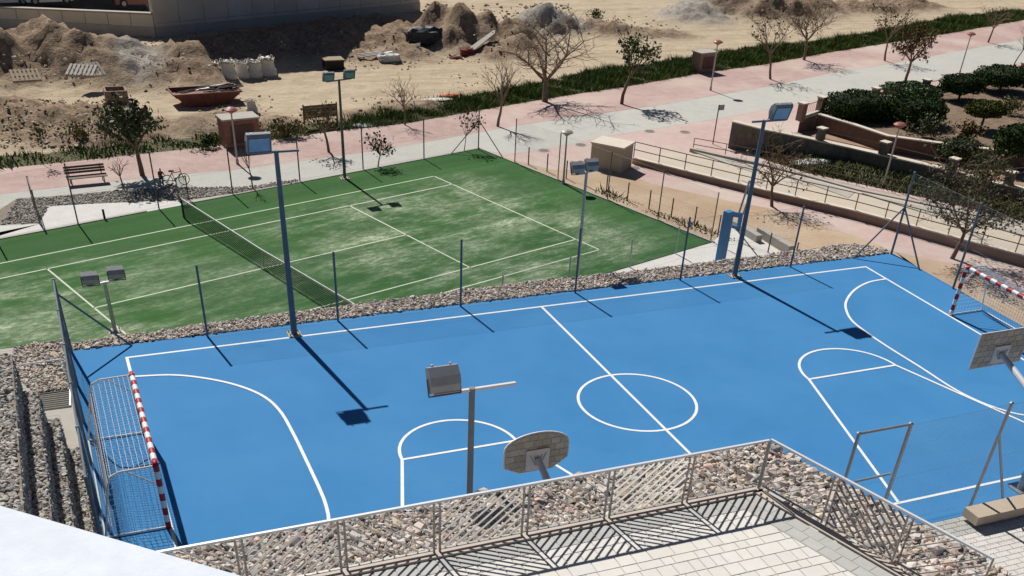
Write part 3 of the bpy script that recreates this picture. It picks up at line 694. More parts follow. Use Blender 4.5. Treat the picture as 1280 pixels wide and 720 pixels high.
# ------------------------------------------------------------------ basketball hoops
def hoop(base, board_c, label, shape, w=1.75, h=1.05):
    base = Vector(base); bc = Vector(board_c); r_ = thing('basketball_hoop', base, label, 'basketball hoop')
    top = Vector((base.x, base.y, bc.z - .75))
    b = MB(); b.tube(base, top, .11, .095, n=12); b.build('post', steel, r_, smooth=False)
    b = MB(); b.box((base.x, base.y, .02), (.5, .5, .04)); b.build('base_plate', steel, r_)
    b = MB(); b.tube(top - Vector((0, 0, .05)), bc + Vector((0, -.14, -.15)), .11, .085, n=10); b.build('arm', mat('arm_grey', (.60, .60, .64), .5, (.52, .52, .56), 4), r_)
    if shape == 'fan':
        out = [(-w/2, -.42 * h), (-w/2, .05 * h)] + [(w/2 * math.cos(a), .05 * h + .50 * h * math.sin(a) ** .9) for a in [math.pi * (1 - k_ / 14) for k_ in range(1, 14)]] + [(w/2, .05 * h), (w/2, -.10 * h), (w * .30, -.5 * h), (-w * .30, -.5 * h)]
        out = [(-w/2, -.30 * h), (-w/2, .14 * h)] + [(-w/2 * math.cos(math.pi * k_ / 14), .14 * h + .36 * h * math.sin(math.pi * k_ / 14)) for k_ in range(1, 14)] + [(w/2, .14 * h), (w/2, -.25 * h), (w * .26, -.5 * h), (-w * .26, -.5 * h)]
    else: out = [(-w/2, -h/2), (-w/2, h/2), (w/2, h/2), (w/2, -h/2)]
    th = .03
    fr = [(bc.x + a, bc.y + th, bc.z + z) for a, z in out]; bk = [(bc.x + a, bc.y - th, bc.z + z) for a, z in out]; n = len(out)
    b = MB(); b.add(fr + bk, [tuple(range(n)), tuple(range(2*n-1, n-1, -1))] + [(k_, n + k_, n + (k_+1) % n, (k_+1) % n) for k_ in range(n)])
    bo = b.build('backboard', whitep, r_)
    # pale edge trim
    b = MB(); b.path([(p[0], p[1] + th, p[2]) for p in [*bk, bk[0]]], .028, 6, 0); b.build('edge_trim', whitep, bo)
    # panels of the back, told apart by their joints
    pw, ph = w / 7, h / 6
    from itertools import product
    poly2 = [(a, z) for a, z in out]
    for i, j in product(range(8), range(6)):
        a = -w/2 + pw * (i + .5) - (pw / 2 if j % 2 else 0); z = -h/2 + ph * (j + .5)
        hw_, hh = pw / 2 - .010, ph / 2 - .010
        pg = [(a - hw_, z - hh), (a + hw_, z - hh), (a + hw_, z + hh), (a - hw_, z + hh)]
        hull = ccw([(q[0] * .985, q[1] * .975) for q in poly2])
        for k_ in range(len(hull)):
            A, B = hull[k_], hull[(k_ + 1) % len(hull)]; out_ = []
            sd_ = lambda q: (B[0] - A[0]) * (q[1] - A[1]) - (B[1] - A[1]) * (q[0] - A[0])
            for q0, q1 in zip(pg, pg[1:] + pg[:1]):
                d0, d1 = sd_(q0), sd_(q1)
                if d0 >= 0: out_.append(q0)
                if d0 * d1 < 0: t = d0 / (d0 - d1); out_.append((q0[0] + (q1[0] - q0[0]) * t, q0[1] + (q1[1] - q0[1]) * t))
            pg = out_
            if len(pg) < 3: break
        if len(pg) < 3: continue
        n_ = len(pg); y0_, y1_ = bc.y - th - .019, bc.y - th - .002
        b = MB(); b.add([(bc.x + q[0], y0_, bc.z + q[1]) for q in pg] + [(bc.x + q[0], y1_, bc.z + q[1]) for q in pg], [tuple(range(n_)), tuple(range(2 * n_ - 1, n_ - 1, -1))] + [(k_, k_ + n_, (k_ + 1) % n_ + n_, (k_ + 1) % n_) for k_ in range(n_)]); b.build('panel', slatwood, bo)
    b = MB(); b.box((bc.x, bc.y - th - .05, bc.z - .17), (.62, .05, .56)); mp_ = b.build('mount_plate', backb, r_)
    for k_ in range(-2, 3):
        b = MB(); b.bar((bc.x + k_ * .11, bc.y - th - .083, bc.z - .05 + .02 * abs(k_)), (bc.x + k_ * .03, bc.y - th - .083, bc.z - .32), .012, .022); b.build('rib', mat('rib_grey', (.36, .35, .34), .6), mp_)
    b = MB(); R0 = .27; cen = Vector((bc.x, bc.y + th + .06 + R0, bc.z - .32)); pts = [cen + Vector((R0 * math.cos(t), R0 * math.sin(t), 0)) for t in np.linspace(0, 2 * math.pi, 25)]
    b.path(pts, .012, 6); b.tube((bc.x, bc.y + th, bc.z - .32), (bc.x, bc.y + th + .07, bc.z - .32), .03, n=8); b.build('rim', mat('rim_orange', (.5, .12, .03), .5), r_)
hoop((-6.85, -16.5, 0), (-6.9, -15.05, 3.20), 'basketball hoop with a rounded board seen from behind, left of the halfway line', 'fan', 1.72, 1.06)
hoop((8.75, -16.75, 0), (9.22, -13.78, 3.22), 'basketball hoop with a rectangular board seen from behind at the right edge', 'rect', 2.0, 1.12)

# ------------------------------------------------------------------ floodlights
def lamp_head(root, c, face, tilt, w=.78, h=.62, dpt=.30, name='floodlight'):
    """c centre, face +1 looks to +y, -1 looks to -y, tilt downwards"""
    prof = [(-.5, -.5), (-.5, .42), (-.30, .5), (.05, .5), (.5, .15), (.5, -.2), (.1, -.5)]     # (depth, height): glass at depth -.5
    R = Matrix.Rotation(0 if face < 0 else math.pi, 3, 'Z') @ Matrix.Rotation(tilt, 3, 'X')
    n = len(prof); vs_ = []
    for sx in (-1, 1):
        for a, z in prof: vs_.append(Vector(c) + R @ Vector((sx * w / 2, a * dpt, z * h)))
    b = MB(); b.add(vs_, [tuple(range(n)), tuple(range(2*n-1, n-1, -1))] + [(k_, n + k_, n + (k_+1) % n, (k_+1) % n) for k_ in range(n)])
    hd = b.build(name, lampbody, root)
    g = [Vector(c) + R @ Vector(q) for q in ((-w*.45, -.5*dpt-.006, -.43*h), (w*.45, -.5*dpt-.006, -.43*h), (w*.45, -.5*dpt-.006, .36*h), (-w*.45, -.5*dpt-.006, .36*h))]
    b = MB(); b.face(g); b.build('glass', lampglass, hd)
    b = MB()
    for k_ in range(4):
        q0, q1 = g[k_], g[(k_ + 1) % 4]; b.bar(q0, q1, .03, .03)
    b.build('rim', greyiron, hd)
    b = MB(); b.path([Vector(c) + R @ Vector(q) for q in ((-w*.53, 0, .05), (-w*.53, .0, -.62*h), (w*.53, 0, -.62*h), (w*.53, 0, .05))], .018, 5); b.build('bracket', greyiron, hd)
    b = MB()
    for sx in (-.3, .3): b.tube(Vector(c) + R @ Vector((sx * w, -.3 * dpt, .49 * h)), Vector(c) + R @ Vector((sx * w, -.3 * dpt, .58 * h)), .03, n=6)
    b.build('latch', railpale, hd)
def flood_pole(base, H, x0, x1, heads, label, pm_=bluesteel, r0=.12, r1=.085, face=-1, group=None, tilt=.5, hs=1.0, armdir=Vector((1, 0, 0))):
    base = Vector(base); p = thing('floodlight_pole', base, label, 'floodlight', group)
    b = MB(); b.tube(base, base + Vector((0, 0, H)), r0, r1, n=14); b.build('pole', pm_, p, smooth=False)
    b = MB(); b.box(base + Vector((0, 0, .02)), (.48, .48, .03)); 
    for sx in (-1, 1):
        for sy in (-1, 1): b.tube(base + Vector((sx * .17, sy * .17, .03)), base + Vector((sx * .17, sy * .17, .12)), .025, n=6)
    b.build('base_plate', mat('base_cement', (.42, .38, .33), .9), p)
    top = base + Vector((0, 0, H - .04))
    b = MB(); b.bar(top + armdir * x0, top + armdir * x1, .07, .06); b.build('crossarm', railpale if face > 0 else pm_, p)
    for hx in heads: lamp_head(p, top + armdir * hx + Vector((0, -.05 * -face, .36 * hs)), face, tilt, .78 * hs, .62 * hs, .34 * hs)
    return p
b1 = G(368, 418); h1 = HT(b1, 188)
flood_pole(b1, h1, -.75, .75, [-.55], 'tall blue grey floodlight pole on the far sideline left of the halfway line', r0=.115, r1=.075, tilt=.35)
b2 = G(918, 345); h2 = HT(b2, 150)
flood_pole(b2, h2, -.55, 1.0, [.62], 'tall blue grey floodlight pole on the far sideline right of the halfway line', r0=.115, r1=.075, tilt=.35)
flood_pole((-9.25, -16.6, 0), 6.05, -.85, 1.0, [-.62], 'floodlight on a grey pole rising behind the near railing', pm_=mat('pole_grey', (.18, .195, .21), .5, (.21, .22, .235), 5), r0=.078, r1=.068, face=1, tilt=.30, hs=.86)
q = atY(592, 484, -16.45)
# tennis court floodlights
for (bx, by, ty, heads, lab, fc_, sz_) in (((431, 223, 99, (-.62, .62), 'pole with two floodlights on the far side of the tennis court', -1, .72)),
        ((144, 414, 352, (-.50, .50), 'short looking pole with two floodlights by the near left service line of the tennis court', 1, .74))):
    bb = G(bx, by, TZ); hh = HT(bb, ty); flood_pole(bb, hh, -.75, .75, heads, lab, pm_=greyiron if fc_ < 0 else steel, r0=.085, r1=.06, face=fc_, hs=sz_, tilt=.45, armdir=Vector((math.cos(TTH), math.sin(TTH), 0)))
nl = T(6.6, -7.2, TZ); px_ = PX(nl)
lo = G(721, 352, TZ); hh = HT(lo, 214)
flood_pole(lo, hh, -.6, .6, (-.52, .30), 'pole with two floodlights on the near side of the tennis court, behind a fence post', pm_=steel, r0=.08, r1=.06, face=1, hs=.72, tilt=.45, armdir=Vector((math.cos(TTH), math.sin(TTH), 0)))

# ------------------------------------------------------------------ tennis net and fences
net = thing('tennis_net', T(0, 0), 'dark tennis net with a white band across the green court', 'tennis net')
NH = .90
for v in (6.4, -6.4): b = MB(); b.tube(T(0, v, TZ), T(0, v, TZ + NH + .04), .05, n=10); b.build('post', darkgreen, net)
N_ = 16; vs_ = [6.35 - 12.7 * k_ / N_ for k_ in range(N_ + 1)]; hz = lambda v: TZ + NH - .10 * (1 - abs(v) / 6.4)
V = []; 
for v in vs_: V += [T(0, v, TZ + .04), T(0, v, hz(v))]
link_mesh('netting', V, [(2*i, 2*i+2, 2*i+3, 2*i+1) for i in range(N_)], tennis_net, net)
b = MB()
for a, c in zip(vs_[:-1], vs_[1:]): b.bar(T(0, a, hz(a)), T(0, c, hz(c)), .035, .075)
b.build('white_band', whitep, net)
b = MB(); b.bar(T(0, 0, TZ + .03), T(0, 0, TZ + .80), .05, .012); b.build('centre_strap', whitep, net)
def pst(bx, by, ty): p = G(bx, by, TZ); return (p, HT(p, ty))
tp = [pst(*q) for q in [(98, 281, 205), (199, 262, 190), (291, 243, 182), (375, 227, 170), (454, 212, 152), (530, 199, 148), (598, 187, 138)]]
tp = [(T(-6.9, 7.85), tp[0][1])] + tp
fence('thin chain link fence along the far side of the tennis court', tp, chain, greyiron, .035, braces=[(T(14.6, 7.8), tp[-1][0] + Vector((0, 0, 1.6))), (T(16.45, 6.0), tp[-1][0] + Vector((0, 0, 1.6)))], mesh=True)
fence('slender fence posts along the right hand edge of the tennis court', [(T(16.5, v), h_) for v, h_ in ((5.2, 2.3), (2.1, 2.4), (-1.2, 2.4), (-4.3, 2.4), (-7.3, 2.3))], chain, greyiron, .03)
fence('low brown post and wire fence between the turf and the sand strip', [(T(16.85 + (.06 * k_), 4.6 - 1.28 * k_), .92) for k_ in range(18)], chain, browniron, .035, mesh=False)
fence('short fence posts on the near edge of the tennis turf', [(T(u, -7.45), 1.25) for u in (5.2, 8.4, 11.6, 14.2)], chain, steel, .035, mesh=False)
# small gate beside the net post
gt = thing('gate', G(42, 280, TZ), 'narrow mesh gate at the left end of the gravel bed', 'gate')
a, c = G(50, 280, TZ), G(44, 262, TZ)
for p in (a, c): b = MB(); b.tube(p, p + Vector((0, 0, 1.55)), .04, n=8); b.build('post', greyiron, gt)
link_mesh('mesh_panel', [a, c, c + Vector((0, 0, 1.5)), a + Vector((0, 0, 1.5))], [(0, 1, 2, 3)], chain_dark, gt)
for z in (.08, .8, 1.5): b = MB(); b.tube(a + Vector((0, 0, z)), c + Vector((0, 0, z)), .022, n=6); b.build('rail', greyiron, gt)
gt = thing('gate', G(222, 250, TZ), 'grey mesh gate frame right behind the far net post', 'gate')
a, c = G(224, 252, TZ), G(236, 249, TZ)
for p in (a, c): b = MB(); b.tube(p, p + Vector((0, 0, 1.15)), .03, n=8); b.build('post', greyiron, gt)
link_mesh('mesh_panel', [a, c, c + Vector((0, 0, 1.1)), a + Vector((0, 0, 1.1))], [(0, 1, 2, 3)], chain_dark, gt)
for z in (.1, .6, 1.12): b = MB(); b.tube(a + Vector((0, 0, z)), c + Vector((0, 0, z)), .022, n=6); b.build('rail', greyiron, gt)
bo = G(131, 274, TZ); b = MB(); b.tube(bo, bo + Vector((0, 0, .42)), .055, n=10); b.tube(bo + Vector((0, 0, .42)), bo + Vector((0, 0, .46)), .065, .04, n=10); tag(b.build('bollard', black, origin=bo), 'short black bollard at the edge of the concrete apron', 'bollard')
# blue padded post on the concrete landing
bp_ = G(899, 332, TZ); hp = HT(bp_, 264); r_ = thing('padded_post', bp_, 'blue padded basketball post on pale concrete beyond the rubble bank', 'basketball post')
b = MB(); b.box(bp_ + Vector((0, 0, hp / 2)), (.40, .30, hp), rz=TTH); b.build('padding', bluepad, r_)
b = MB(); t_ = bp_ + Vector((.3, .05, hp)); b.bar(t_ + Vector((-.1, 0, -.15)), t_ + Vector((.55, .15, -.32)), .16, .2); b.bar(t_ + Vector((.1, 0, -.75)), t_ + Vector((.5, .12, -.85)), .12, .12); b.bar(t_ + Vector((.5, .12, -1.0)), t_ + Vector((.5, .12, -.2)), .14, .14); b.build('bracket', bluepad, r_)
b = MB(); b.tube(t_ + Vector((.42, .2, -.3)), t_ + Vector((.75, .3, 1.15)), .045, n=8); b.tube(t_ + Vector((.68, .2, -.3)), t_ + Vector((1.0, .3, 1.1)), .045, n=8); b.build('support_tube', steel, r_)
b = MB(); b.tube(t_ + Vector((.35, .05, -.9)), Vector((bp_.x + 2.2, bp_.y - .3, TZ + .05)), .03, n=6); b.build('stay', greyiron, r_)
# low concrete cheek walls east of the landing
for (a, c, h_) in (((916, 283), (948, 303), .34), ((948, 294), (988, 318), .40)):
    b = MB(); p, q_ = G(*a, TZ), G(*c, TZ); b.bar(p + Vector((0, 0, h_ / 2)), q_ + Vector((0, 0, h_ / 2)), .35, h_); tag(b.build('cheek_wall', greyconc, origin=p), 'low pale concrete cheek wall %s' % ('beside the blue padded post' if a[0] == 916 else 'near the foot of the right floodlight pole'), 'low wall')

# ------------------------------------------------------------------ west side: gabion steps, shadow slats, handrail
GS = [((80, 557), (97, 557), (120, 660), 'lowest gabion seating step, next to the court fence'), ((54, 520), (72, 520), (99, 640), 'second lowest gabion seating step at the left edge'),
      ((26, 485), (42, 485), (71, 635), 'second highest gabion seating step at the left edge'), ((-14, 440), (8, 440), (38, 620), 'highest gabion seating step, cut by the left edge of the picture')]
for i, (fl_, fr_, nr_, who) in enumerate(GS):
    zt = .92 * (i + 1); a, c, e = G(*fl_, zt), G(*fr_, zt), G(*nr_, zt)
    x1 = (c.x + e.x) / 2; x0 = a.x - (.05 if i < 3 else 1.2); ys = c.y; GX_ = locals().get('prev_x0', None)
    if i: x1 = min(x1, prev_x1 - .33)
    prev_x1 = x1; x0 = x1 - .46 if i < 3 else x1 - 1.6
    g = thing('gabion_step', (x1, ys, 0), who, 'gabion', 'gabion steps left of the blue court')
    b = MB(); b.prism([(x0, -15), (x1 - .02, -15), (x1 - .02, ys - .03), (x0, ys - .03)], -.1, zt - .06); b.build('stone_core', rubble_bed, g)
    X, Y = scatter([(x0 + .02, -15), (x1 - .06, -15), (x1 - .06, ys - .06), (x0 + .02, ys - .06)], .085); ps = np.c_[X, Y, zt - .06 + RNG.uniform(-.01, .03, len(X))]
    stones_mesh('stone_fill', ps, RNG.uniform(.11, .19, len(ps)), rubble_grey, g)
    n = 1100; ps = np.c_[np.full(n, x1 - .05), RNG.uniform(-15, ys, n), RNG.uniform(max(0, zt - 1.05), zt - .07, n)]; ps = np.concatenate([ps, np.c_[RNG.uniform(x0, x1, 60), np.full(60, ys - .06), RNG.uniform(0, zt - .06, 60)]])
    stones_mesh('face_stones', ps, RNG.uniform(.10, .17, len(ps)), rubble_grey, g)
    b = MB()
    for yy in np.arange(ys, -15, -1.0): b.tube((x0, yy, zt + .02), (x1, yy, zt + .02), .004, n=3); b.tube((x1 + .01, yy, zt + .02), (x1 + .01, yy, zt - .6), .004, n=3)
    tag(b.build('wire_basket', steel, g), kind='stuff')
gr = thing('shadow_slats', G(66, 502, 0), 'dark slats laid in place of striped railing shadow on the walkway beside the gabion steps', 'shadow slats')  # flat framed slats added to stand in for the railing's striped shadow
cs = [G(44, 494), G(88, 488), G(88, 508), G(50, 513)]
for k_ in range(9):
    b = MB(); a = cs[0].lerp(cs[3], k_ / 8) + Vector((0, 0, .02)); c = cs[1].lerp(cs[2], k_ / 8) + Vector((0, 0, .02)); b.bar(a, c, .035, .03); b.build('slat', greyiron if k_ % 1 == 0 else steel, gr)
for s_ in (0, 1):
    b = MB(); b.bar(cs[s_] + Vector((0, 0, .02)), cs[3 - s_] + Vector((0, 0, .02)), .05, .05); b.build('frame', railpale, gr)
hr = thing('handrail', G(10, 470), 'thin pale handrail over the rubble patch left of the fence', 'handrail')
p0, p1 = G(8, 458, .75), G(78, 449, .75); b = MB(); b.tube(p0, p1, .025, n=8); b.build('rail', railpale, hr)
for p in (p0, p1): b = MB(); b.tube((p.x, p.y, 0), p, .02, n=8); b.build('post', railpale, hr)
# white parapet of the building the photo was taken from
zp = 12.0; a, c = G(0, 632, zp), G(300, 719.5, zp); dv = (c - a).normalized(); nv = Vector((dv.y, -dv.x, 0)); nv = nv if nv.y < 0 else -nv
A, B = a - dv * 3, c + dv * 3
b = MB(); b.prism(ccw([(p.x, p.y) for p in (A, B, B + nv * .9, A + nv * .9)]), zp - .5, zp); pr = thing('parapet', (A + B) / 2 - Vector((0, 0, 12)), 'white plastered parapet filling the bottom left corner', 'parapet')
b.build('cap', plaster, pr); b = MB(); b.prism(ccw([(p.x, p.y) for p in (A + nv * .1, B + nv * .1, B + nv * 12, A + nv * 12)]), -1, zp - .6); 
b2_ = MB(); b2_.prism(ccw([(p.x, p.y) for p in (A + nv * .1, B + nv * .1, B + nv * .85, A + nv * .85)]), -1, zp - .5); b2_.build('wall', plaster, pr)
b2_ = MB(); b2_.prism(ccw([(p.x, p.y) for p in (A + nv * .85, B + nv * .85, B + nv * 2.6, A + nv * 2.6)]), zp - .9, zp - .35); b2_.build('roof_deck', plaster, pr)
# stone bench
zb = .40; bpts = [G(1206, 634, zb), G(1266, 619, zb), G(1290, 631, zb), G(1221, 648, zb)]
ux = Vector((1, 0, 0)); A = bpts[0]; wB = A.y - bpts[3].y
b = MB(); b.prism(ccw([(A.x, A.y), (A.x, A.y - wB), (A.x + 4.6, A.y - wB), (A.x + 4.6, A.y)]), .12, zb); sb = thing('stone_bench', (A.x, A.y - wB / 2, 0), 'long sand coloured stone bench on the pale paving at the right edge', 'bench')
b.build('seat', benchstone, sb)
for dx in (.35, 2.3, 4.2): b = MB(); b.box((A.x + dx, A.y - wB / 2, .065), (.3, wB * .6, .13)); b.build('foot', greyconc, sb)

# ------------------------------------------------------------------ ramp, low walls, railings east of the tennis court
def wall_strip(name, pts, heights, th, m, z0, label=None, cat=None, capm=None, caph=.06, parent=None, over=.04):
    """upright wall along world points pts (Vector) with a top height each; optional coping part"""
    n = len(pts); L_, R_ = [], []
    for i, p in enumerate(pts):
        a = pts[max(0, i - 1)]; b_ = pts[min(n - 1, i + 1)]; dd = (b_ - a); dd.z = 0; dd.normalize(); nn = Vector((-dd.y, dd.x, 0))
        L_.append(p + nn * th / 2); R_.append(p - nn * th / 2)
    def strip(off, zlo, zhi):
        v = []; f = []
        for i in range(n):
            ctr = pts[i]; l = ctr + (L_[i] - ctr) * off; r = ctr + (R_[i] - ctr) * off
            v += [(l.x, l.y, zlo[i]), (l.x, l.y, zhi[i]), (r.x, r.y, zhi[i]), (r.x, r.y, zlo[i])]
        for i in range(n - 1):
            a, b_ = 4 * i, 4 * i + 4
            f += [(a, a + 1, b_ + 1, b_), (a + 1, a + 2, b_ + 2, b_ + 1), (a + 2, a + 3, b_ + 3, b_ + 2)]
        f += [(0, 3, 2, 1), (4*n-4, 4*n-3, 4*n-2, 4*n-1)]
        return v, f
    o = parent
    if o is None and label: o = thing(name, pts[0], label, cat)
    v, f = strip(1, [z0] * n, heights); w_ = link_mesh('wall_face' if o else name, v, f, m, o)
    if capm:
        v, f = strip(1 + 2 * over / th, [h + .002 for h in heights], [h + caph for h in heights]); link_mesh('coping', v, f, capm, o)
    if o is None: w_['kind'] = 'structure'
    return o or w_
RB = [(791, 204), (870, 224), (960, 246.5), (1060, 271), (1170, 302), (1280, 333), (1400, 366)]; RH = [.30, .31, .33, .38, .43, .48, .5]
rpts = gp(RB); wall_strip('ramp_wall', rpts, [TZ + h for h in RH], .22, brown_wall, TZ - .2, 'low brown wall carrying the front railing of the ramp', 'low wall', coping, .05)
BB = [(863, 189), (905, 199), (947, 208), (1010, 225), (1070, 242), (1180, 266), (1280, 291), (1400, 320)]
bpts_ = gp(BB); wall_strip('ramp_wall', bpts_, [TZ + .20 + .02 * i for i in range(len(BB))], .30, greyconc, TZ - .2, 'low grey concrete wall along the back of the ramp', 'low wall')
rs = MB(); fr = [Vector((p.x, p.y, TZ + .05 + .05 * i)) for i, p in enumerate(rpts)]; bk = [Vector((p.x, p.y, TZ + .05 + .05 * i)) for i, p in enumerate(gp([(840, 190), (880, 196), (960, 213), (1060, 240), (1180, 268), (1280, 292), (1400, 322)]))]
for i in range(len(fr) - 1): rs.face([fr[i], fr[i+1], bk[i+1], bk[i]])
tag(rs.build('ramp_paving', cream), kind='structure')
# grey wedges along the back of the ramp
for i, (a, c) in enumerate((((866, 190), (950, 210)), ((958, 212), (1068, 243)), ((1076, 245), (1178, 268)), ((1186, 270), (1290, 296)))):
    p, q_, r_ = G(*a, TZ + .1), G(*c, TZ + .1), G(c[0] - 8, c[1] + 7, TZ + .1); b = MB(); b.prism(ccw([(v.x, v.y) for v in (p, q_, r_)]), TZ, TZ + .16 + .06 * i); tag(b.build('ramp_wedge', greyconc), kind='structure')
def post_rail(label, pts, h, spacing, m, r=.028, rails=(.5, 1.0)):
    o = thing('railing', pts[0], label, 'railing'); tot = [0]
    for a, c in zip(pts[:-1], pts[1:]): tot.append(tot[-1] + (c - a).length)
    def at(s):
        for i in range(len(pts) - 1):
            if s <= tot[i + 1] + 1e-6: return pts[i].lerp(pts[i + 1], (s - tot[i]) / (tot[i + 1] - tot[i]))
        return pts[-1]
    n = max(1, round(tot[-1] / spacing))
    for k_ in range(n + 1):
        p = at(tot[-1] * k_ / n); b = MB(); b.tube(p, p + Vector((0, 0, h)), r, n=6); b.build('post', m, o)
    for f_ in rails:
        b = MB(); b.path([p + Vector((0, 0, h * f_)) for p in pts], r * .85, 6); b.build('rail', m, o)
    return o
post_rail('brown metal railing on the low front wall of the ramp', [Vector((p.x, p.y, TZ + h + .05)) for p, h in zip(rpts, RH)], .82, 1.75, browniron)
post_rail('brown metal railing between the pink path and the green verge', gp([(866, 188), (920, 198), (1009, 217), (1075, 232), (1150, 248), (1266, 277), (1400, 311)]), .70, 2.0, browniron, r=.024)

# ------------------------------------------------------------------ garden walls
W1b = [(911, 184), (950, 191), (1010, 193), (1061, 200), (1108, 212), (1152, 222), (1220, 240), (1280, 252), (1400, 278)]; W1t = [152, 162, 174, 185, 196, 206, 224, 238, 262]
w1p = gp(W1b); w1h = [TZ + HT(p, t) for p, t in zip(w1p, W1t)]
wall_strip('garden_wall', w1p, w1h, .45, stone_dark, TZ - .2, 'dark stone garden wall with pale coping above the grassy verge', 'wall', coping, .07)
ZM, ZG = TZ + .55, TZ + 1.25
W2t = [(1024, 143), (1065, 155), (1110, 170), (1190, 181), (1280, 192), (1400, 205)]
w2p = [G(x, y, ZG + .15) for x, y in W2t]
wall_strip('garden_wall', w2p, [ZG + .13] * len(w2p), .30, mat('garden_brown', (.135, .08, .06), .9, (.18, .115, .085), 2.5, bump=.2), ZM - .5, 'brown rendered garden wall with pale coping below the clipped hedges', 'wall', coping, .07)
FL = [(955, 166), (1000, 150), (1024, 142), (1060, 136), (1091, 130), (1154, 119), (1185, 113), (1220, 107), (1276, 97), (1400, 74)]
fl = [G(x, y, ZG) for x, y in FL]
b = MB(); b.prism(ccw([(p.x, p.y) for p in w2p[::-1] + fl[1:]]), TZ - .3, ZG - .02); tag(b.build('garden_bed', mat('garden_soil', (.13, .088, .058), .95, (.24, .17, .12), 1.5, bump=.4, bscale=8)), kind='structure')
midp = [w1p[0] + Vector((.3, .22, 0))] + [Vector((p.x, p.y + .12, 0)) for p in w1p[1:]] + [p for p in w2p[::-1]] + [fl[1]]
b = MB(); b.prism(ccw([(p.x, p.y) for p in midp]), TZ - .3, ZM - .02); tag(b.build('garden_terrace', mat('terrace_soil', (.27, .17, .115), .95, (.36, .25, .18), 1.5, bump=.4, bscale=8)), kind='structure')
fg = thing('garden_fence', fl[1], 'garden fence of brown pillars with pale caps and iron railings beside the promenade', 'fence')
for i, p in enumerate(fl[1:-1]):
    b = MB(); b.box(p + Vector((0, 0, .45)), (.42, .42, .95), rz=.3); pi_ = b.build('pillar', brown_wall, fg); b = MB(); b.box(p + Vector((0, 0, .97)), (.52, .52, .08), rz=.3); b.build('cap', coping, pi_)
wall_strip('x', fl[1:], [ZG + .22] * len(fl[1:]), .2, coping, ZG - .1, parent=fg)
for a, c in zip(fl[1:-1], fl[2:]):
    b = MB(); b.tube(a + Vector((0, 0, .8)), c + Vector((0, 0, .8)), .02, n=5); b.build('rail', browniron, fg)
    nb_ = int((c - a).length / .22)
    b = MB()
    for k_ in range(1, nb_): q_ = a.lerp(c, k_ / nb_); b.tube(q_ + Vector((0, 0, .2)), q_ + Vector((0, 0, .8)), .010, n=4)
    tag(b.build('iron_bars', browniron, fg), kind='stuff')
fg2 = thing('garden_fence', G(1082, 196, ZM), 'low fence of stone pillars with pale caps on the lower garden terrace', 'fence')
pp = [Vector((w1p[k_].x, w1p[k_].y, w1h[k_])) for k_ in (2, 4, 6, 7)]
pl_ = [pp[0].lerp(pp[1], .12), pp[0].lerp(pp[1], .92), pp[1].lerp(pp[2], .70), pp[2].lerp(pp[3], .6)]
for p in pl_:
    b = MB(); b.box(p + Vector((0, .1, .38)), (.42, .42, .62), rz=.3); pi_ = b.build('pillar', stone_dark, fg2); b = MB(); b.box(p + Vector((0, .1, .72)), (.54, .54, .07), rz=.3); b.build('cap', coping, pi_)
for a, c in zip(pl_[:-1], pl_[1:]):
    b = MB()
    for z in (.18, .58): b.tube(a + Vector((0, .1, z)), c + Vector((0, .1, z)), .018, n=5)
    b.build('rail', browniron, fg2)

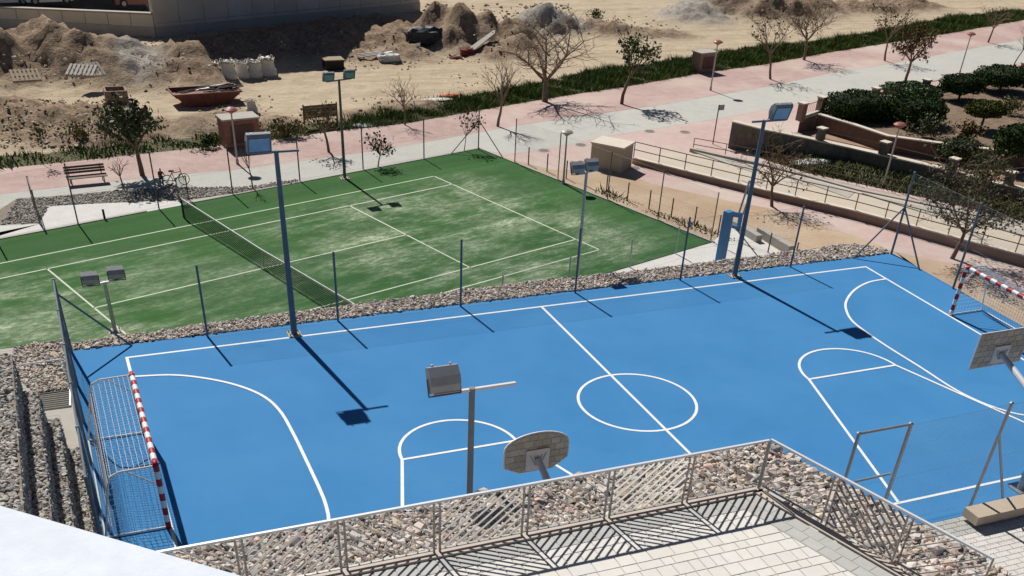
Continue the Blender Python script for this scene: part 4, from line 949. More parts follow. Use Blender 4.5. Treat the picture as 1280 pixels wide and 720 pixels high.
# ------------------------------------------------------------------ foliage
def leaf_cloud(pts, size, nrm=None, jit=.5):
    n = len(pts); a = RNG.normal(size=(n, 3)); a /= np.linalg.norm(a, axis=1)[:, None]; b_ = RNG.normal(size=(n, 3)); b_ -= a * (a * b_).sum(1)[:, None]; b_ /= np.linalg.norm(b_, axis=1)[:, None]
    s = (np.asarray(size) * RNG.uniform(1 - jit, 1 + jit, n))[:, None]
    V = np.stack([pts - a * s * .5, pts + b_ * s * .32, pts + a * s * .5, pts - b_ * s * .32], 1).reshape(-1, 3)
    F = np.arange(4 * n).reshape(-1, 4); return V, F
def hedge(x0, x1, y0, y1, zg, label, m=leaf3, trunk=0, n=2600, group='clipped hedges in the garden', name='clipped_shrub', depth=.75, flat=3.2, loose=False):
    c = G((x0 + x1) / 2, y1, zg); dist_ = (c - CAM).length; w = (x1 - x0) / FPX * dist_ * .93
    c.y += w * depth * .35; H = HT(c, y0 + 3); h0 = trunk
    o = thing(name, c, label, 'shrub', group)
    rx, ry, rz_ = w / 2, w * depth / 2, (H - h0) / 2; cz = c.z + h0 + rz_
    def surf(n_, k_):
        d_ = RNG.normal(size=(n_, 3)); d_ /= np.linalg.norm(d_, axis=1)[:, None]
        e = (np.abs(d_) ** flat).sum(1) ** (-1 / flat); d_ = d_ * e[:, None]
        lump = 1 + (.10 if flat < 2.5 else .04) * np.sin(d_[:, 0] * 5 + c.x) * np.sin(d_[:, 1] * 4 + c.y * 2) + .05 * np.sin(d_[:, 2] * 9 + d_[:, 0] * 7)
        return d_ * (k_ * lump)[:, None] * np.array([rx, ry, rz_]) + np.array([c.x, c.y, cz])
    if name == 'bush': loose = True
    if not loose: n = int(n * 1.7)
    P = surf(n, RNG.uniform(.15, 1.12, n) if loose else RNG.uniform(.86, 1.02, n))
    if loose: kk = np.array([mnoise.noise(Vector(q * 1.1)) for q in P]); P = P[kk > -.08]
    V, F = leaf_cloud(P, .15 if loose else .115); link_mesh('foliage', V, F, m, o)
    if loose:
        b = MB()
        for q in P[::40]: b.tube(c, Vector(q), .015, .006, n=3, caps=False)
        b.build('stems', bark2, o); return o
    import bmesh
    bm = bmesh.new(); bmesh.ops.create_icosphere(bm, subdivisions=3, radius=1)
    vv = np.array([v.co[:] for v in bm.verts]); ff = [[v.index for v in f.verts] for f in bm.faces]; bm.free()
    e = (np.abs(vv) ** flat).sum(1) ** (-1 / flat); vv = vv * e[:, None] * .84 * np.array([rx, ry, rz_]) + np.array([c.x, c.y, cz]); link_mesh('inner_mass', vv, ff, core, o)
    b = MB(); b.tube(c - Vector((0, 0, .1)), c + Vector((0, 0, h0 + rz_)), .09, .06, n=7); b.build('stem', bark2, o)
    return o
hedge(1046, 1126, 113, 152, ZG, 'large dark clipped hedge next to the brown garden wall', n=4200)
hedge(1116, 1186, 101, 126, ZG, 'loose bright green bush behind the two large hedges', m=mat('bush_leaf', (.045, .095, .02), .6, island=.5), n=3400, flat=2.2)
hedge(1122, 1190, 119, 160, ZG, 'dark clipped hedge above the red topped lamp', n=3600, flat=2.6)
hedge(1184, 1232, 91, 128, ZG, 'dark box shaped topiary on a short stem in the garden', trunk=.45, n=2400, flat=4)
hedge(1233, 1292, 81, 118, ZG, 'dark box shaped topiary at the right edge of the picture', trunk=.40, n=2600, flat=4)
hedge(1212, 1259, 124, 165, ZG, 'yellowish green clipped bush on a stem in the garden', m=leaf4, trunk=.75, n=2200, flat=3)
hedge(1248, 1300, 152, 200, ZG, 'loose dark bush below the yellowish clipped bush', n=2600, flat=2)
hedge(1180, 1240, 170, 205, ZM, 'olive green low bush on the lower garden terrace', m=mat('olive_leaf', (.07, .085, .03), .7, island=.5), n=2200, flat=2)

hedge(1132, 1200, 140, 176, ZG, 'loose olive bush under the dark clipped hedge', m=mat('olive_leaf', (.07, .085, .03)), n=1500, flat=2, group=None, name='bush')
hedge(1196, 1236, 146, 180, ZG, 'loose brownish bush left of the yellowish clipped bush', m=leaf2, n=900, flat=2, group=None, name='bush')
hedge(1252, 1290, 118, 146, ZG, 'loose olive bush behind the yellowish clipped bush', m=weed, n=800, flat=2, group=None, name='bush')
class TreeB:
    def __init__(s, seed, limb=1.0): s.limb = limb; s.r = random.Random(seed); s.tr = MB(); s.tw = MB(); s.tips = []
    def grow(s, p, d_, L, r, depth, maxd, spread, up):
        segs = 3; q = p; dd = d_.copy()
        for k_ in range(segs):
            dd = (dd + Vector((s.r.gauss(0, .10), s.r.gauss(0, .10), s.r.gauss(0, .06) + up))).normalized(); q2 = q + dd * L / segs
            ra = r * (1 - .35 * k_ / segs); rb = r * (1 - .35 * (k_ + 1) / segs)
            (s.tr if depth <= 1 else s.tw).tube(q, q2, max(ra, .009), max(rb, .008), n=7 if depth == 0 else (5 if depth == 1 else 3), caps=False); q = q2
            if depth >= 2: s.tips.append(q.copy())
            if depth >= 1 and depth < maxd and s.r.random() < .75:
                a = Vector((s.r.gauss(0, 1), s.r.gauss(0, 1), s.r.gauss(.1, .5))).normalized(); s.grow(q, (dd * .7 + a * spread).normalized(), L * s.r.uniform(.5, .8), r * .42, depth + 1, maxd, spread, up)
        if depth < maxd:
            n = s.r.choice((3, 4)) if depth == 0 else s.r.choice((2, 3)); a0 = s.r.uniform(0, 6.28)
            if depth == 0: n = 5
            for k_ in range(n):
                t = a0 + 2 * math.pi * k_ / n + s.r.uniform(-.4, .4); side = Vector((math.cos(t), math.sin(t), s.r.uniform(-.1, .35)))
                s.grow(q, (dd * (.85 if depth == 0 else .8) + side * spread).normalized(), L * s.r.uniform(.62, .86) if depth else L * s.limb * s.r.uniform(.6, .95), r * .50, depth + 1, maxd, spread, up)
def tree(bx, by, ty, label, seed, z=TZ, leaf=None, nleaf=0, maxd=3, spread=.75, trunkf=.34, r0=.10, bk=None, lsize=.17, up=.03, lean=(0, 0), cat='tree', name='street_tree', group=None, low=0.0, limb=1.0):
    base = G(bx, by, z); H = HT(base, ty); t = TreeB(seed, limb); d0 = Vector((lean[0], lean[1], 1)).normalized()
    t.grow(base - Vector((0, 0, .05)), d0, H * trunkf, r0, 0, maxd, spread, up)
    # scale so that the top matches H
    allz = max(v[2] for v in t.tw.v + t.tr.v) if t.tw.v or t.tr.v else H; k_ = (H) / (allz - base.z)
    def sc(vs_): return [(base.x + (v[0] - base.x) * k_, base.y + (v[1] - base.y) * k_, base.z + (v[2] - base.z) * k_ if v[2] > base.z else v[2]) for v in vs_]
    o = thing(name, base, label, cat, group); link_mesh('trunk', sc(t.tr.v), t.tr.f, bk or bark, o, smooth=True)
    V = np.array(sc(t.tw.v)) if t.tw.v else np.zeros((0, 3)); F = [list(f) for f in t.tw.f]; fm = [0] * len(F)
    if nleaf:
        tips = np.array(sc(t.tips)); tips = tips[tips[:, 2] > base.z + H * low]; P = tips[RNG.integers(0, len(tips), nleaf)] + RNG.normal(size=(nleaf, 3)) * .16
        lv, lf = leaf_cloud(P, lsize); F += (lf + len(V)).tolist(); V = np.concatenate([V, lv]); fm += [1] * nleaf
    link_mesh('crown', V, F, [bk or bark, leaf or leaf1], o, fmat=fm)
    return o
TG = 'trees along the promenade'
tree(178, 219, 119, 'dense dark leafy tree beside the brown bench', 11, leaf=mat('leaf_olive_dark', (.06, .075, .028), .65, island=.55), nleaf=1500, spread=.68, trunkf=.30, lsize=.22, r0=.12, bk=bark2, lean=(.10, 0))
tree(681, 127, 6, 'largest bare tree with wide spreading branches on the promenade', 21, maxd=4, spread=1.15, trunkf=.16, limb=2.1, r0=.16, group=TG)
tree(777, 130, 42, 'leafy young tree right of the largest bare tree', 32, leaf=leaf1, nleaf=700, spread=.6, trunkf=.30, r0=.09, bk=bark2, group=TG, lsize=.2, low=.3)
tree(622, 158, 70, 'bare pollarded tree left of the largest bare tree', 43, spread=.5, trunkf=.42, r0=.13, group=TG, maxd=3)
tree(506, 156, 94, 'small bare tree standing in the green verge beside the lot', 54, spread=.7, trunkf=.40, r0=.07, group=TG)
tree(411, 190, 128, 'bare brown tree beside the far floodlight pole', 65, leaf=leaf2, nleaf=160, spread=.6, trunkf=.45, r0=.10, bk=bark2, group=TG)
tree(963, 99, 12, 'bare tree with a few leaves right of the red topped lamp', 76, leaf=leaf2, nleaf=200, spread=.6, trunkf=.32, r0=.09, group=TG)
tree(1005, 75, -2, 'tall bare tree with a forked trunk near the top edge', 87, leaf=leaf2, nleaf=120, spread=.75, trunkf=.30, r0=.12, group=TG, maxd=4)
tree(1106, 76, 12, 'sparse tree with brown leaves behind the round leafy tree', 98, leaf=leaf2, nleaf=260, spread=.7, trunkf=.40, r0=.09, group=TG)
tree(1131, 107, 30, 'round brownish leafy tree before the grey path', 109, leaf=leaf2, nleaf=1100, spread=.8, trunkf=.28, r0=.09, bk=bark2, group=TG, lsize=.2, low=.35)
tree(1235, 53, 8, 'small bare tree by the verge near the top right corner', 110, leaf=leaf2, nleaf=80, spread=.8, trunkf=.40, r0=.09, group=TG)
tree(1266, 84, 20, 'bare leaning tree cut by the right edge', 121, spread=.6, trunkf=.55, r0=.09, lean=(.15, 0), group=TG)
tree(965, 258, 162, 'curved brown tree growing beside the ramp', 132, leaf=leaf2, nleaf=120, spread=1.0, trunkf=.34, limb=1.3, r0=.12, bk=bark2, lean=(-.10, .1), maxd=4, up=.0)
tree(1190, 323, 178, 'tree with a wide twiggy dark crown beside the ramp wall', 143, leaf=mat('leaf_olive', (.06, .065, .03), .7, island=.5), nleaf=2600, spread=1.0, trunkf=.26, limb=1.7, r0=.13, bk=bark2, maxd=4, up=.02, lsize=.13, low=.42)
tree(1222, 263, 188, 'dark tree behind the ramp at the foot of the garden wall', 154, leaf=leaf1, nleaf=500, spread=.8, trunkf=.4, r0=.12, bk=bark2)
tree(472, 209, 166, 'small shrub like tree behind the tennis court fence', 165, leaf=leaf2, nleaf=160, spread=.9, trunkf=.30, r0=.035, z=TZ, cat='tree', name='young_tree')
tree(580, 189, 133, 'thin brown sapling beside the far tennis court corner', 176, leaf=leaf2, nleaf=90, spread=.5, trunkf=.6, r0=.05, bk=bark2, name='young_tree')
tree(155, 236, 196, 'leafless forked sapling in the gravel bed', 187, spread=.8, trunkf=.34, r0=.04, name='young_tree', maxd=2)
tree(54, 206, 150, 'thin sapling with a tiny crown at the left of the verge', 198, leaf=leaf1, nleaf=70, spread=.5, trunkf=.65, r0=.03, name='young_tree', maxd=2)
tree(316, 236, 176, 'brown pollarded sapling behind the left floodlight pole', 209, spread=.35, trunkf=.6, r0=.06, bk=bark2, name='young_tree', maxd=2)

def blades(name, poly, step, h, w, m, z=TZ, label=None, cat=None, lean=.55, clump=.5):
    X, Y = scatter(poly, step); n = len(X); cl = 1 + clump * (np.sin(X * .9 + 1.3 * np.sin(Y * .7)) * .5 + np.sin(X * 2.3 + Y * 1.7) * .5)
    hh = h * RNG.uniform(.5, 1.2, n) * cl; a = RNG.uniform(0, 6.283, n); ww = w * RNG.uniform(.6, 1.3, n); lx = RNG.normal(0, lean, n) * hh; ly = RNG.normal(0, lean, n) * hh
    b0 = np.c_[X - np.cos(a) * ww, Y - np.sin(a) * ww, np.full(n, z)]; b1 = np.c_[X + np.cos(a) * ww, Y + np.sin(a) * ww, np.full(n, z)]; tp_ = np.c_[X + lx, Y + ly, z + hh]
    o = link_mesh(name, np.stack([b0, b1, tp_], 1).reshape(-1, 3), np.arange(3 * n).reshape(-1, 3), m); tag(o, label, cat, kind='stuff'); return o
sheet('verge_soil', gp(VERGE_UP) + gp(VERGE_LO)[::-1], TZ + .006, mat('verge_earth', (.10, .085, .045), .95, (.07, .08, .03), 1.2))
R1 = [(x, y) for x, y in VERGE_UP if x > 400]; R2 = [(x, y) for x, y in VERGE_LO if x > 400]
blades('verge_grass', gp(R1) + gp(R2)[::-1], .085, .32, .035, grassm, TZ, 'dense green grass verge between promenade and building lot', 'grass', clump=.8)
L1 = [(x, y) for x, y in VERGE_UP if x < 450]; L2 = [(x, y) for x, y in VERGE_LO if x < 450]
blades('verge_weeds', gp(L1) + gp(L2)[::-1], .17, .30, .05, grassm, TZ, 'patchy weeds along the left part of the promenade edge', 'weeds', clump=.95)
bankg = gp([(945, 196), (1009, 216), (1150, 246), (1280, 276), (1400, 306)]) + gp([(1400, 278), (1280, 252), (1220, 240), (1152, 222), (1108, 212), (1061, 200), (1010, 193), (950, 191)])
sheet('verge_soil', bankg, TZ + .008, mat('verge_earth', (.10, .085, .045)))
blades('bank_grass', bankg, .12, .30, .05, mat('bank_grass', (.095, .10, .03), .8, island=.5, c2=(.06, .09, .02), scale=.6), TZ, 'rough green and straw coloured grass below the stone garden wall', 'grass')
blades('weeds', [T(16.7, 0), T(17.3, 0), T(17.6, -8), T(16.8, -8)], .16, .20, .05, mat('weed_olive', (.13, .14, .06), .8, island=.5), TZ, 'grey green weeds along the right edge of the turf', 'weeds', clump=1.0)
# bushes of the verge on the left
hedge(86, 140, 146, 182, TZ, 'scrubby dark green bush left of the dense leafy tree', m=weed, n=900, flat=2, group=None, name='bush')
hedge(330, 395, 146, 176, TZ, 'weedy olive green bush right of the brick cabinet', m=weed, n=1500, flat=2, group=None, name='bush')
hedge(240, 285, 165, 190, TZ, 'low dark bush left of the brick cabinet', m=leaf1, n=900, flat=2, group=None, name='bush')

# ------------------------------------------------------------------ promenade furniture
def street_lamp(bx, by, ty, label, m=lampred, r=.36, zz=TZ):
    p = G(bx, by, zz); H = HT(p, ty); o = thing('street_lamp', p, label, 'street lamp', 'street lamps along the promenade')
    b = MB(); b.tube(p, p + Vector((0, 0, H - .22)), .06, .04, n=10); b.tube(p, p + Vector((0, 0, .25)), .09, .08, n=10); b.build('pole', mat('lamp_pole', (.42, .38, .36), .5), o)
    b = MB(); pr_ = [(.05, -.28), (.16, -.20), (r, -.10), (r * .98, -.06), (r * .6, .02), (.02, .06)]
    for (a, za), (c, zc) in zip(pr_[:-1], pr_[1:]): b.tube(p + Vector((0, 0, H + za)), p + Vector((0, 0, H + zc)), a, c, n=18, caps=False)
    b.build('lamp_head', m, o, smooth=True)
street_lamp(297, 205, 135, 'red topped street lamp before the brick cabinet')
street_lamp(888, 113, 51, 'red topped street lamp beside the small brown cabinet')
street_lamp(1199, 93, 41, 'red topped street lamp near the top right corner')
street_lamp(1104, 233, 154, 'red topped street lamp beside the ramp, before the hedges')
street_lamp(704, 230, 163, 'thin pole with a flat disc lamp beside the tennis court corner', m=mat('lamp_disc', (.40, .35, .31), .5), r=.34)
p = G(891, 180, TZ); H = HT(p, 131); o = thing('signpost', p, 'small square sign on a brown post at the head of the ramp', 'sign'); b = MB(); b.tube(p, p + Vector((0, 0, H)), .035, n=8); b.build('post', browniron, o)
b = MB(); b.box(p + Vector((.22, 0, H - .16)), (.36, .02, .30)); b.build('plate', mat('sign_grey', (.33, .33, .33), .6), o)
# utility cabinet
a, c = G(737, 209, TZ), G(776, 217, TZ); H = HT(a, 179); dv = (c - a); Lw = dv.length; dv.normalize(); nn = Vector((-dv.y, dv.x, 0)); o = thing('utility_cabinet', (a + c) / 2, 'beige rendered utility cabinet with a pale top beside the sand strip', 'cabinet')
b = MB(); b.prism(ccw([(v.x, v.y) for v in (a, c, c + nn * 1.5, a + nn * 1.5)]), TZ, TZ + H); b.build('body', beige, o)
b = MB(); b.prism(ccw([(v.x, v.y) for v in (a - dv * .05 - nn * .05, c + dv * .05 - nn * .05, c + dv * .05 + nn * 1.55, a - dv * .05 + nn * 1.55)]), TZ + H + .002, TZ + H + .08); b.build('top_slab', coping, o)
def cabinet(x0, x1, yb, yt, label, m, dy=1.2):
    a, c = G(x0, yb, TZ), G(x1, yb - (x1 - x0) * .10, TZ); H = HT(a, yt); o = thing('brick_cabinet', (a + c) / 2, label, 'cabinet'); dv = (c - a).normalized(); nn = Vector((-dv.y, dv.x, 0))
    b = MB(); b.prism(ccw([(v.x, v.y) for v in (a, c, c + nn * dy, a + nn * dy)]), TZ - .1, TZ + H); b.build('body', m, o)
    b = MB(); b.prism(ccw([(v.x, v.y) for v in (a - dv * .06 - nn * .06, c + dv * .06 - nn * .06, c + dv * .06 + nn * (dy + .06), a - dv * .06 + nn * (dy + .06))]), TZ + H + .002, TZ + H + .09); b.build('top_slab', greyconc, o)
    q0, q1 = a.lerp(c, .18), a.lerp(c, .82); b = MB(); b.bar(q0 - nn * .02 + Vector((0, 0, H * .52)), q1 - nn * .02 + Vector((0, 0, H * .52)), .03, H * .62); b.build('door', mat('rusty_door', (.16, .085, .06), .8, (.10, .07, .06), 4), o)
cabinet(283, 327, 187, 152, 'brick cabinet with a rusty door behind the left street lamp', brick)
cabinet(873, 893, 92, 68, 'small brown cabinet in the green verge', brown_wall, 1.0)
# hoarding of boards
a, c = G(381, 160, TZ), G(422, 156, TZ); o = thing('board_hoarding', a, 'weathered brown board hoarding standing at the edge of the lot', 'hoarding'); hb = HT(a, 131)
for k_ in range(5):
    b = MB(); z = hb * (.45 + .11 * k_); b.bar(a + Vector((0, 0, z)), c + Vector((0, 0, z)), .04, hb * .10); b.build('board', mat('board_brown', (.13, .095, .06), .9, (.18, .13, .085), 4), o)
for p in (a, c): b = MB(); b.tube(p, p + Vector((0, 0, hb)), .05, n=6); b.build('post', bark2, o)
# park bench
p = G(110, 229, TZ); o = thing('park_bench', p, 'dark brown slatted bench on the pink paving', 'bench'); rz = .10; R3 = Matrix.Rotation(rz, 3, 'Z')
def Bn(x, y, z): return p + R3 @ Vector((x, y, z))
for k_ in range(4): b = MB(); b.bar(Bn(-1.0, -.28 + .14 * k_, .36), Bn(1.0, -.28 + .14 * k_, .36), .11, .035); b.build('seat_slat', benchwood, o)
for k_ in range(3): b = MB(); b.bar(Bn(-1.0, .28 + .05 * k_, .50 + .12 * k_), Bn(1.0, .28 + .05 * k_, .50 + .12 * k_), .03, .10); b.build('back_slat', benchwood, o)
for sx in (-.8, .8):
    b = MB(); b.tube(Bn(sx, -.26, 0), Bn(sx, -.26, .34), .03, n=6); b.build('leg', greyiron, o)
    b = MB(); b.tube(Bn(sx, .26, 0), Bn(sx, .40, .80), .03, n=6); b.build('leg', greyiron, o)

# ------------------------------------------------------------------ building lot: terrain with spoil heaps
vup = sorted([(p.x, p.y) for p in gp([((a[0]+c[0])/2, (a[1]*.75+c[1]*.25)) for a, c in zip(VERGE_UP, VERGE_LO)])])
vx, vy = np.array(vup).T
MOUND = []   # x, y, height, rx, ry, brown, grey
def mound(px, py, h, rx=1.9, ry=2.6, br=1.0, gy=0.0): p = G(px, py, TZ + h); MOUND.append((p.x, p.y, h, rx, ry, br, gy))
for q in [(-60, 40, 2.6), (-30, 36, 2.8), (-8, 33, 2.9), (10, 39, 2.5), (28, 40, 2.4), (45, 36, 2.5), (60, 34, 2.6), (78, 38, 2.5), (95, 41, 2.4), (112, 42, 2.4), (130, 42, 2.4), (147, 44, 2.3), (158, 50, 2.0), (187, 62, 1.6), (200, 60, 1.6), (218, 55, 1.9), (232, 60, 1.8)]: mound(*q, rx=2.3, ry=3.6)
mound(172, 66, 1.55, 1.1, 2.2, .3, .8); mound(178, 84, .7, 1.2, 1.6, .2, .9)
for q in [(0, 122, .95), (25, 128, .9), (60, 131, 1.0), (100, 135, .9), (135, 140, .9), (165, 148, .7), (-40, 125, .9), (20, 150, .5), (60, 155, .5), (100, 158, .5), (140, 160, .5)]: mound(*q, rx=2.0, ry=2.2)
for q in [(285, 140, .35), (330, 150, .35), (240, 150, .5), (455, 140, .3), (520, 128, .3)]: mound(*q, rx=2.2, ry=1.4, br=.7)
for q in [(545, 8, 2.4), (575, 8, 2.6), (605, 12, 2.2), (640, 20, 1.8), (560, 30, 1.6), (600, 34, 1.3), (645, 45, 1.1), (480, 40, .9), (500, 48, .8), (620, 55, .7)]: mound(*q, rx=2.0, ry=2.0)
mound(683, 6, 2.0, 1.8, 1.8, .1, 1); mound(700, 14, 1.4, 1.8, 1.8, .2, .9); mound(660, 14, 1.5, 1.5, 1.6, .3, .9)
for q in [(715, 20, .9), (745, 27, .7), (770, 30, .7), (800, 33, .6), (830, 36, .5)]: mound(*q, rx=2.2, ry=1.5, br=.8)
mound(868, 3, 1.3, 3.0, 2.6, 0, .9); mound(890, 7, .8, 2.2, 2.2, 0, .8)
for q in [(930, -6, 1.6), (960, -5, 1.8), (990, -3, 1.6), (900, -8, 1.6), (1020, -6, 1.5), (1060, 2, .7), (1100, 2, .8), (1140, -2, .8)]: mound(*q, rx=3.0, ry=2.2, br=1)
for q in [(268, 52, 1.0), (300, 45, 1.1), (340, 40, 1.2), (380, 35, 1.2), (420, 30, 1.1), (455, 27, 1.1), (490, 24, 1.0)]: mound(*q, rx=2.8, ry=4.5, br=1)
for q in [(455, 62, .5), (480, 60, .55), (505, 58, .6)]: mound(*q, rx=2.2, ry=2.0, br=.8)
st = .30; gx = np.arange(-46, 96, st); gy = np.arange(20, 88, st); GXm, GYm = np.meshgrid(gx, gy); gz = np.zeros_like(GXm); br = np.zeros_like(GXm); gyv = np.zeros_like(GXm)
nf = np.array([mnoise.fractal(Vector((x * .35, y * .35, 3.3)), .9, 2.1, 5) for x, y in zip(GXm.ravel(), GYm.ravel())]).reshape(GXm.shape)
nr = np.array([mnoise.fractal(Vector((x * 1.3, y * 1.3, 9.3)), .8, 2.2, 4) for x, y in zip(GXm.ravel(), GYm.ravel())]).reshape(GXm.shape)
lim = np.interp(GXm, vx, vy); edge = np.clip((GYm - lim) / 2.0, 0, 1)
for mx, my, h, rx, ry, b_, g_ in MOUND:
    dy = (GYm - my); e = np.exp(-((np.abs((GXm - mx) / rx)) ** 2.2 + np.abs(dy / ry) ** 2.0)); z = h * e
    up_ = z > gz; gz = np.where(up_, z, gz); wgt = np.clip(e * 2.6, 0, 1); br = np.maximum(br, wgt * b_); gyv = np.maximum(gyv * (1 - wgt * (b_ > .9) * .6), wgt * g_)
rough = np.clip(gz * 1.5, 0, 1)
gz = gz * (1 + .25 * nf) + (.07 * nf + .05 * nr) * edge + rough * (.24 * nr + .10 * nf)
br = np.clip(br + .45 * np.clip(nf - .25, 0, 1) + .0, 0, 1)
vid = -np.ones(GXm.shape, int); keep = (GYm > lim - .6); vid[keep] = np.arange(keep.sum())
gz = np.where(GYm > lim + .2, gz, -.02)
V = np.c_[GXm[keep], GYm[keep], TZ - .005 + gz[keep]]
q00, q10, q11, q01 = vid[:-1, :-1], vid[:-1, 1:], vid[1:, 1:], vid[1:, :-1]; ok = (q00 >= 0) & (q10 >= 0) & (q11 >= 0) & (q01 >= 0)
F = np.stack([q00[ok], q10[ok], q11[ok], q01[ok]], 1)
lot = link_mesh('lot_terrain', V, F, soil, smooth=True); lot['kind'] = 'structure'
ca = lot.data.color_attributes.new('soil', 'FLOAT_COLOR', 'POINT'); ca.data.foreach_set('color', np.c_[br[keep], gyv[keep], np.zeros(keep.sum()), np.ones(keep.sum())].ravel().astype(np.float32))
def lotz(x, y):
    i = int(round((y - 20) / st)); j = int(round((x + 46) / st)); return TZ + float(gz[min(max(i, 0), gz.shape[0]-1), min(max(j, 0), gz.shape[1]-1)])
def onlot(px, py):
    p = G(px, py, TZ)
    for _ in range(6): p = G(px, py, lotz(p.x, p.y))
    return p
# loose stones on the heaps
pos = []; szs = []
for (x0, x1, y0, y1, n, s0, s1) in ((0, 250, 40, 100, 900, .08, .34), (0, 150, 125, 185, 700, .08, .34), (250, 520, 40, 88, 300, .1, .35), (530, 650, 5, 70, 330, .15, .45), (650, 715, 5, 35, 260, .15, .45), (430, 600, 50, 80, 160, .10, .3), (700, 850, 20, 42, 160, .1, .35), (250, 340, 120, 165, 120, .1, .3), (150, 240, 92, 106, 90, .1, .28), (560, 660, 90, 125, 70, .1, .25), (440, 560, 118, 145, 90, .1, .3), (900, 1130, 0, 14, 110, .12, .4)):
    for _ in range(n):
        p = onlot(random.uniform(x0, x1), random.uniform(y0, y1)); s_ = random.uniform(s0, s1) * random.uniform(.5, 1); pos.append((p.x, p.y, p.z + s_ * .15)); szs.append(s_)
stn = stones_mesh('loose_stones', pos, szs, mat('lot_stone', (.34, .28, .21), .95, (.44, .37, .29), 5, island=.4)); tag(stn, 'loose stones and clods strewn over the spoil heaps', 'stones')
# gravelly weeds
for (x0, x1, y0, y1, lab) in ((500, 640, 118, 142, 'scattered weeds at the edge of the lot near the bare pollarded tree'),):
    poly = gp([(x0, y1), (x1, y0 + 8), (x1, y0 - 6), (x0, y0 + 8)]); blades('weeds', poly, .28, .25, .05, weed, TZ, lab, 'weeds', clump=1)
hedge(1088, 1122, 2, 18, TZ, 'low green bush on the dirt lot near the top edge', m=leaf1, n=700, flat=2, group=None, name='bush')
hedge(735, 760, 8, 24, TZ, 'small green bush beside the grey rubble heap', m=leaf1, n=600, flat=2, group=None, name='bush')
hedge(758, 790, 22, 38, TZ, 'low bush on the brown ridge behind the leafy young tree', m=leaf1, n=500, flat=2, group=None, name='bush')

# ------------------------------------------------------------------ concrete retaining wall and the block that shades the lot
A_, B_, L_ = G(195, 47, TZ), G(525, 14, TZ), G(-60, 33, TZ)
def panel_wall(label, P0, P1, hts, n, name='retaining_wall', th=.4):
    o = thing(name, P0, label, 'wall'); dd = (P1 - P0); nn = Vector((-dd.y, dd.x, 0)).normalized()
    for k_ in range(n):
        a, c = P0.lerp(P1, k_ / n), P0.lerp(P1, (k_ + 1) / n); g_ = (c - a).normalized() * .02; a = a + g_; c = c - g_
        ha, hc = np.interp(k_ / n, *hts), np.interp((k_ + 1) / n, *hts)
        vs_ = []
        for s_ in (0, th): vs_ += [a + nn * s_ + Vector((0, 0, -.4)), c + nn * s_ + Vector((0, 0, -.4)), c + nn * s_ + Vector((0, 0, hc)), a + nn * s_ + Vector((0, 0, ha))]
        b = MB(); b.add(vs_, [(0, 1, 2, 3), (5, 4, 7, 6), (3, 2, 6, 7), (0, 3, 7, 4), (1, 5, 6, 2), (0, 4, 5, 1)]); b.build('panel', wallconc, o)
    v0, v1 = P0 + nn * .08, P1 + nn * .08; b = MB(); b.bar(v0 + Vector((0, 0, .2)), v1 + Vector((0, 0, .2)), .28, 1.0); b.build('backing', greyconc, o)
    return o
wlow = panel_wall('low grey concrete retaining wall behind the spoil heaps', L_, A_, ([0, 1], [1.35, 1.55]), 9)
b = MB(); b.bar(L_ + Vector((0, .2, 1.42)), A_ + Vector((0, .2, 1.62)), .5, .08); b.build('coping', greyconc, wlow)
panel_wall('tall grey concrete wall of the building shading the lot', A_ + Vector((.05, 0, 0)), B_, ([0, .35, .43, .58, .70, .95, 1.0], [15.2, 15.6, 14.2, 10.3, 8.2, 6.2, 6.0]), 12, th=.5)
hz_ = MB(); dv = (B_ - A_).normalized(); hz_.bar(A_ + dv * .2 + Vector((dv.y * .02, -.02, .95)), B_ + Vector((dv.y * .02, -.02, .95)), .02, .05)
o = tag(hz_.build('wall_ledge', greyconc), kind='structure')
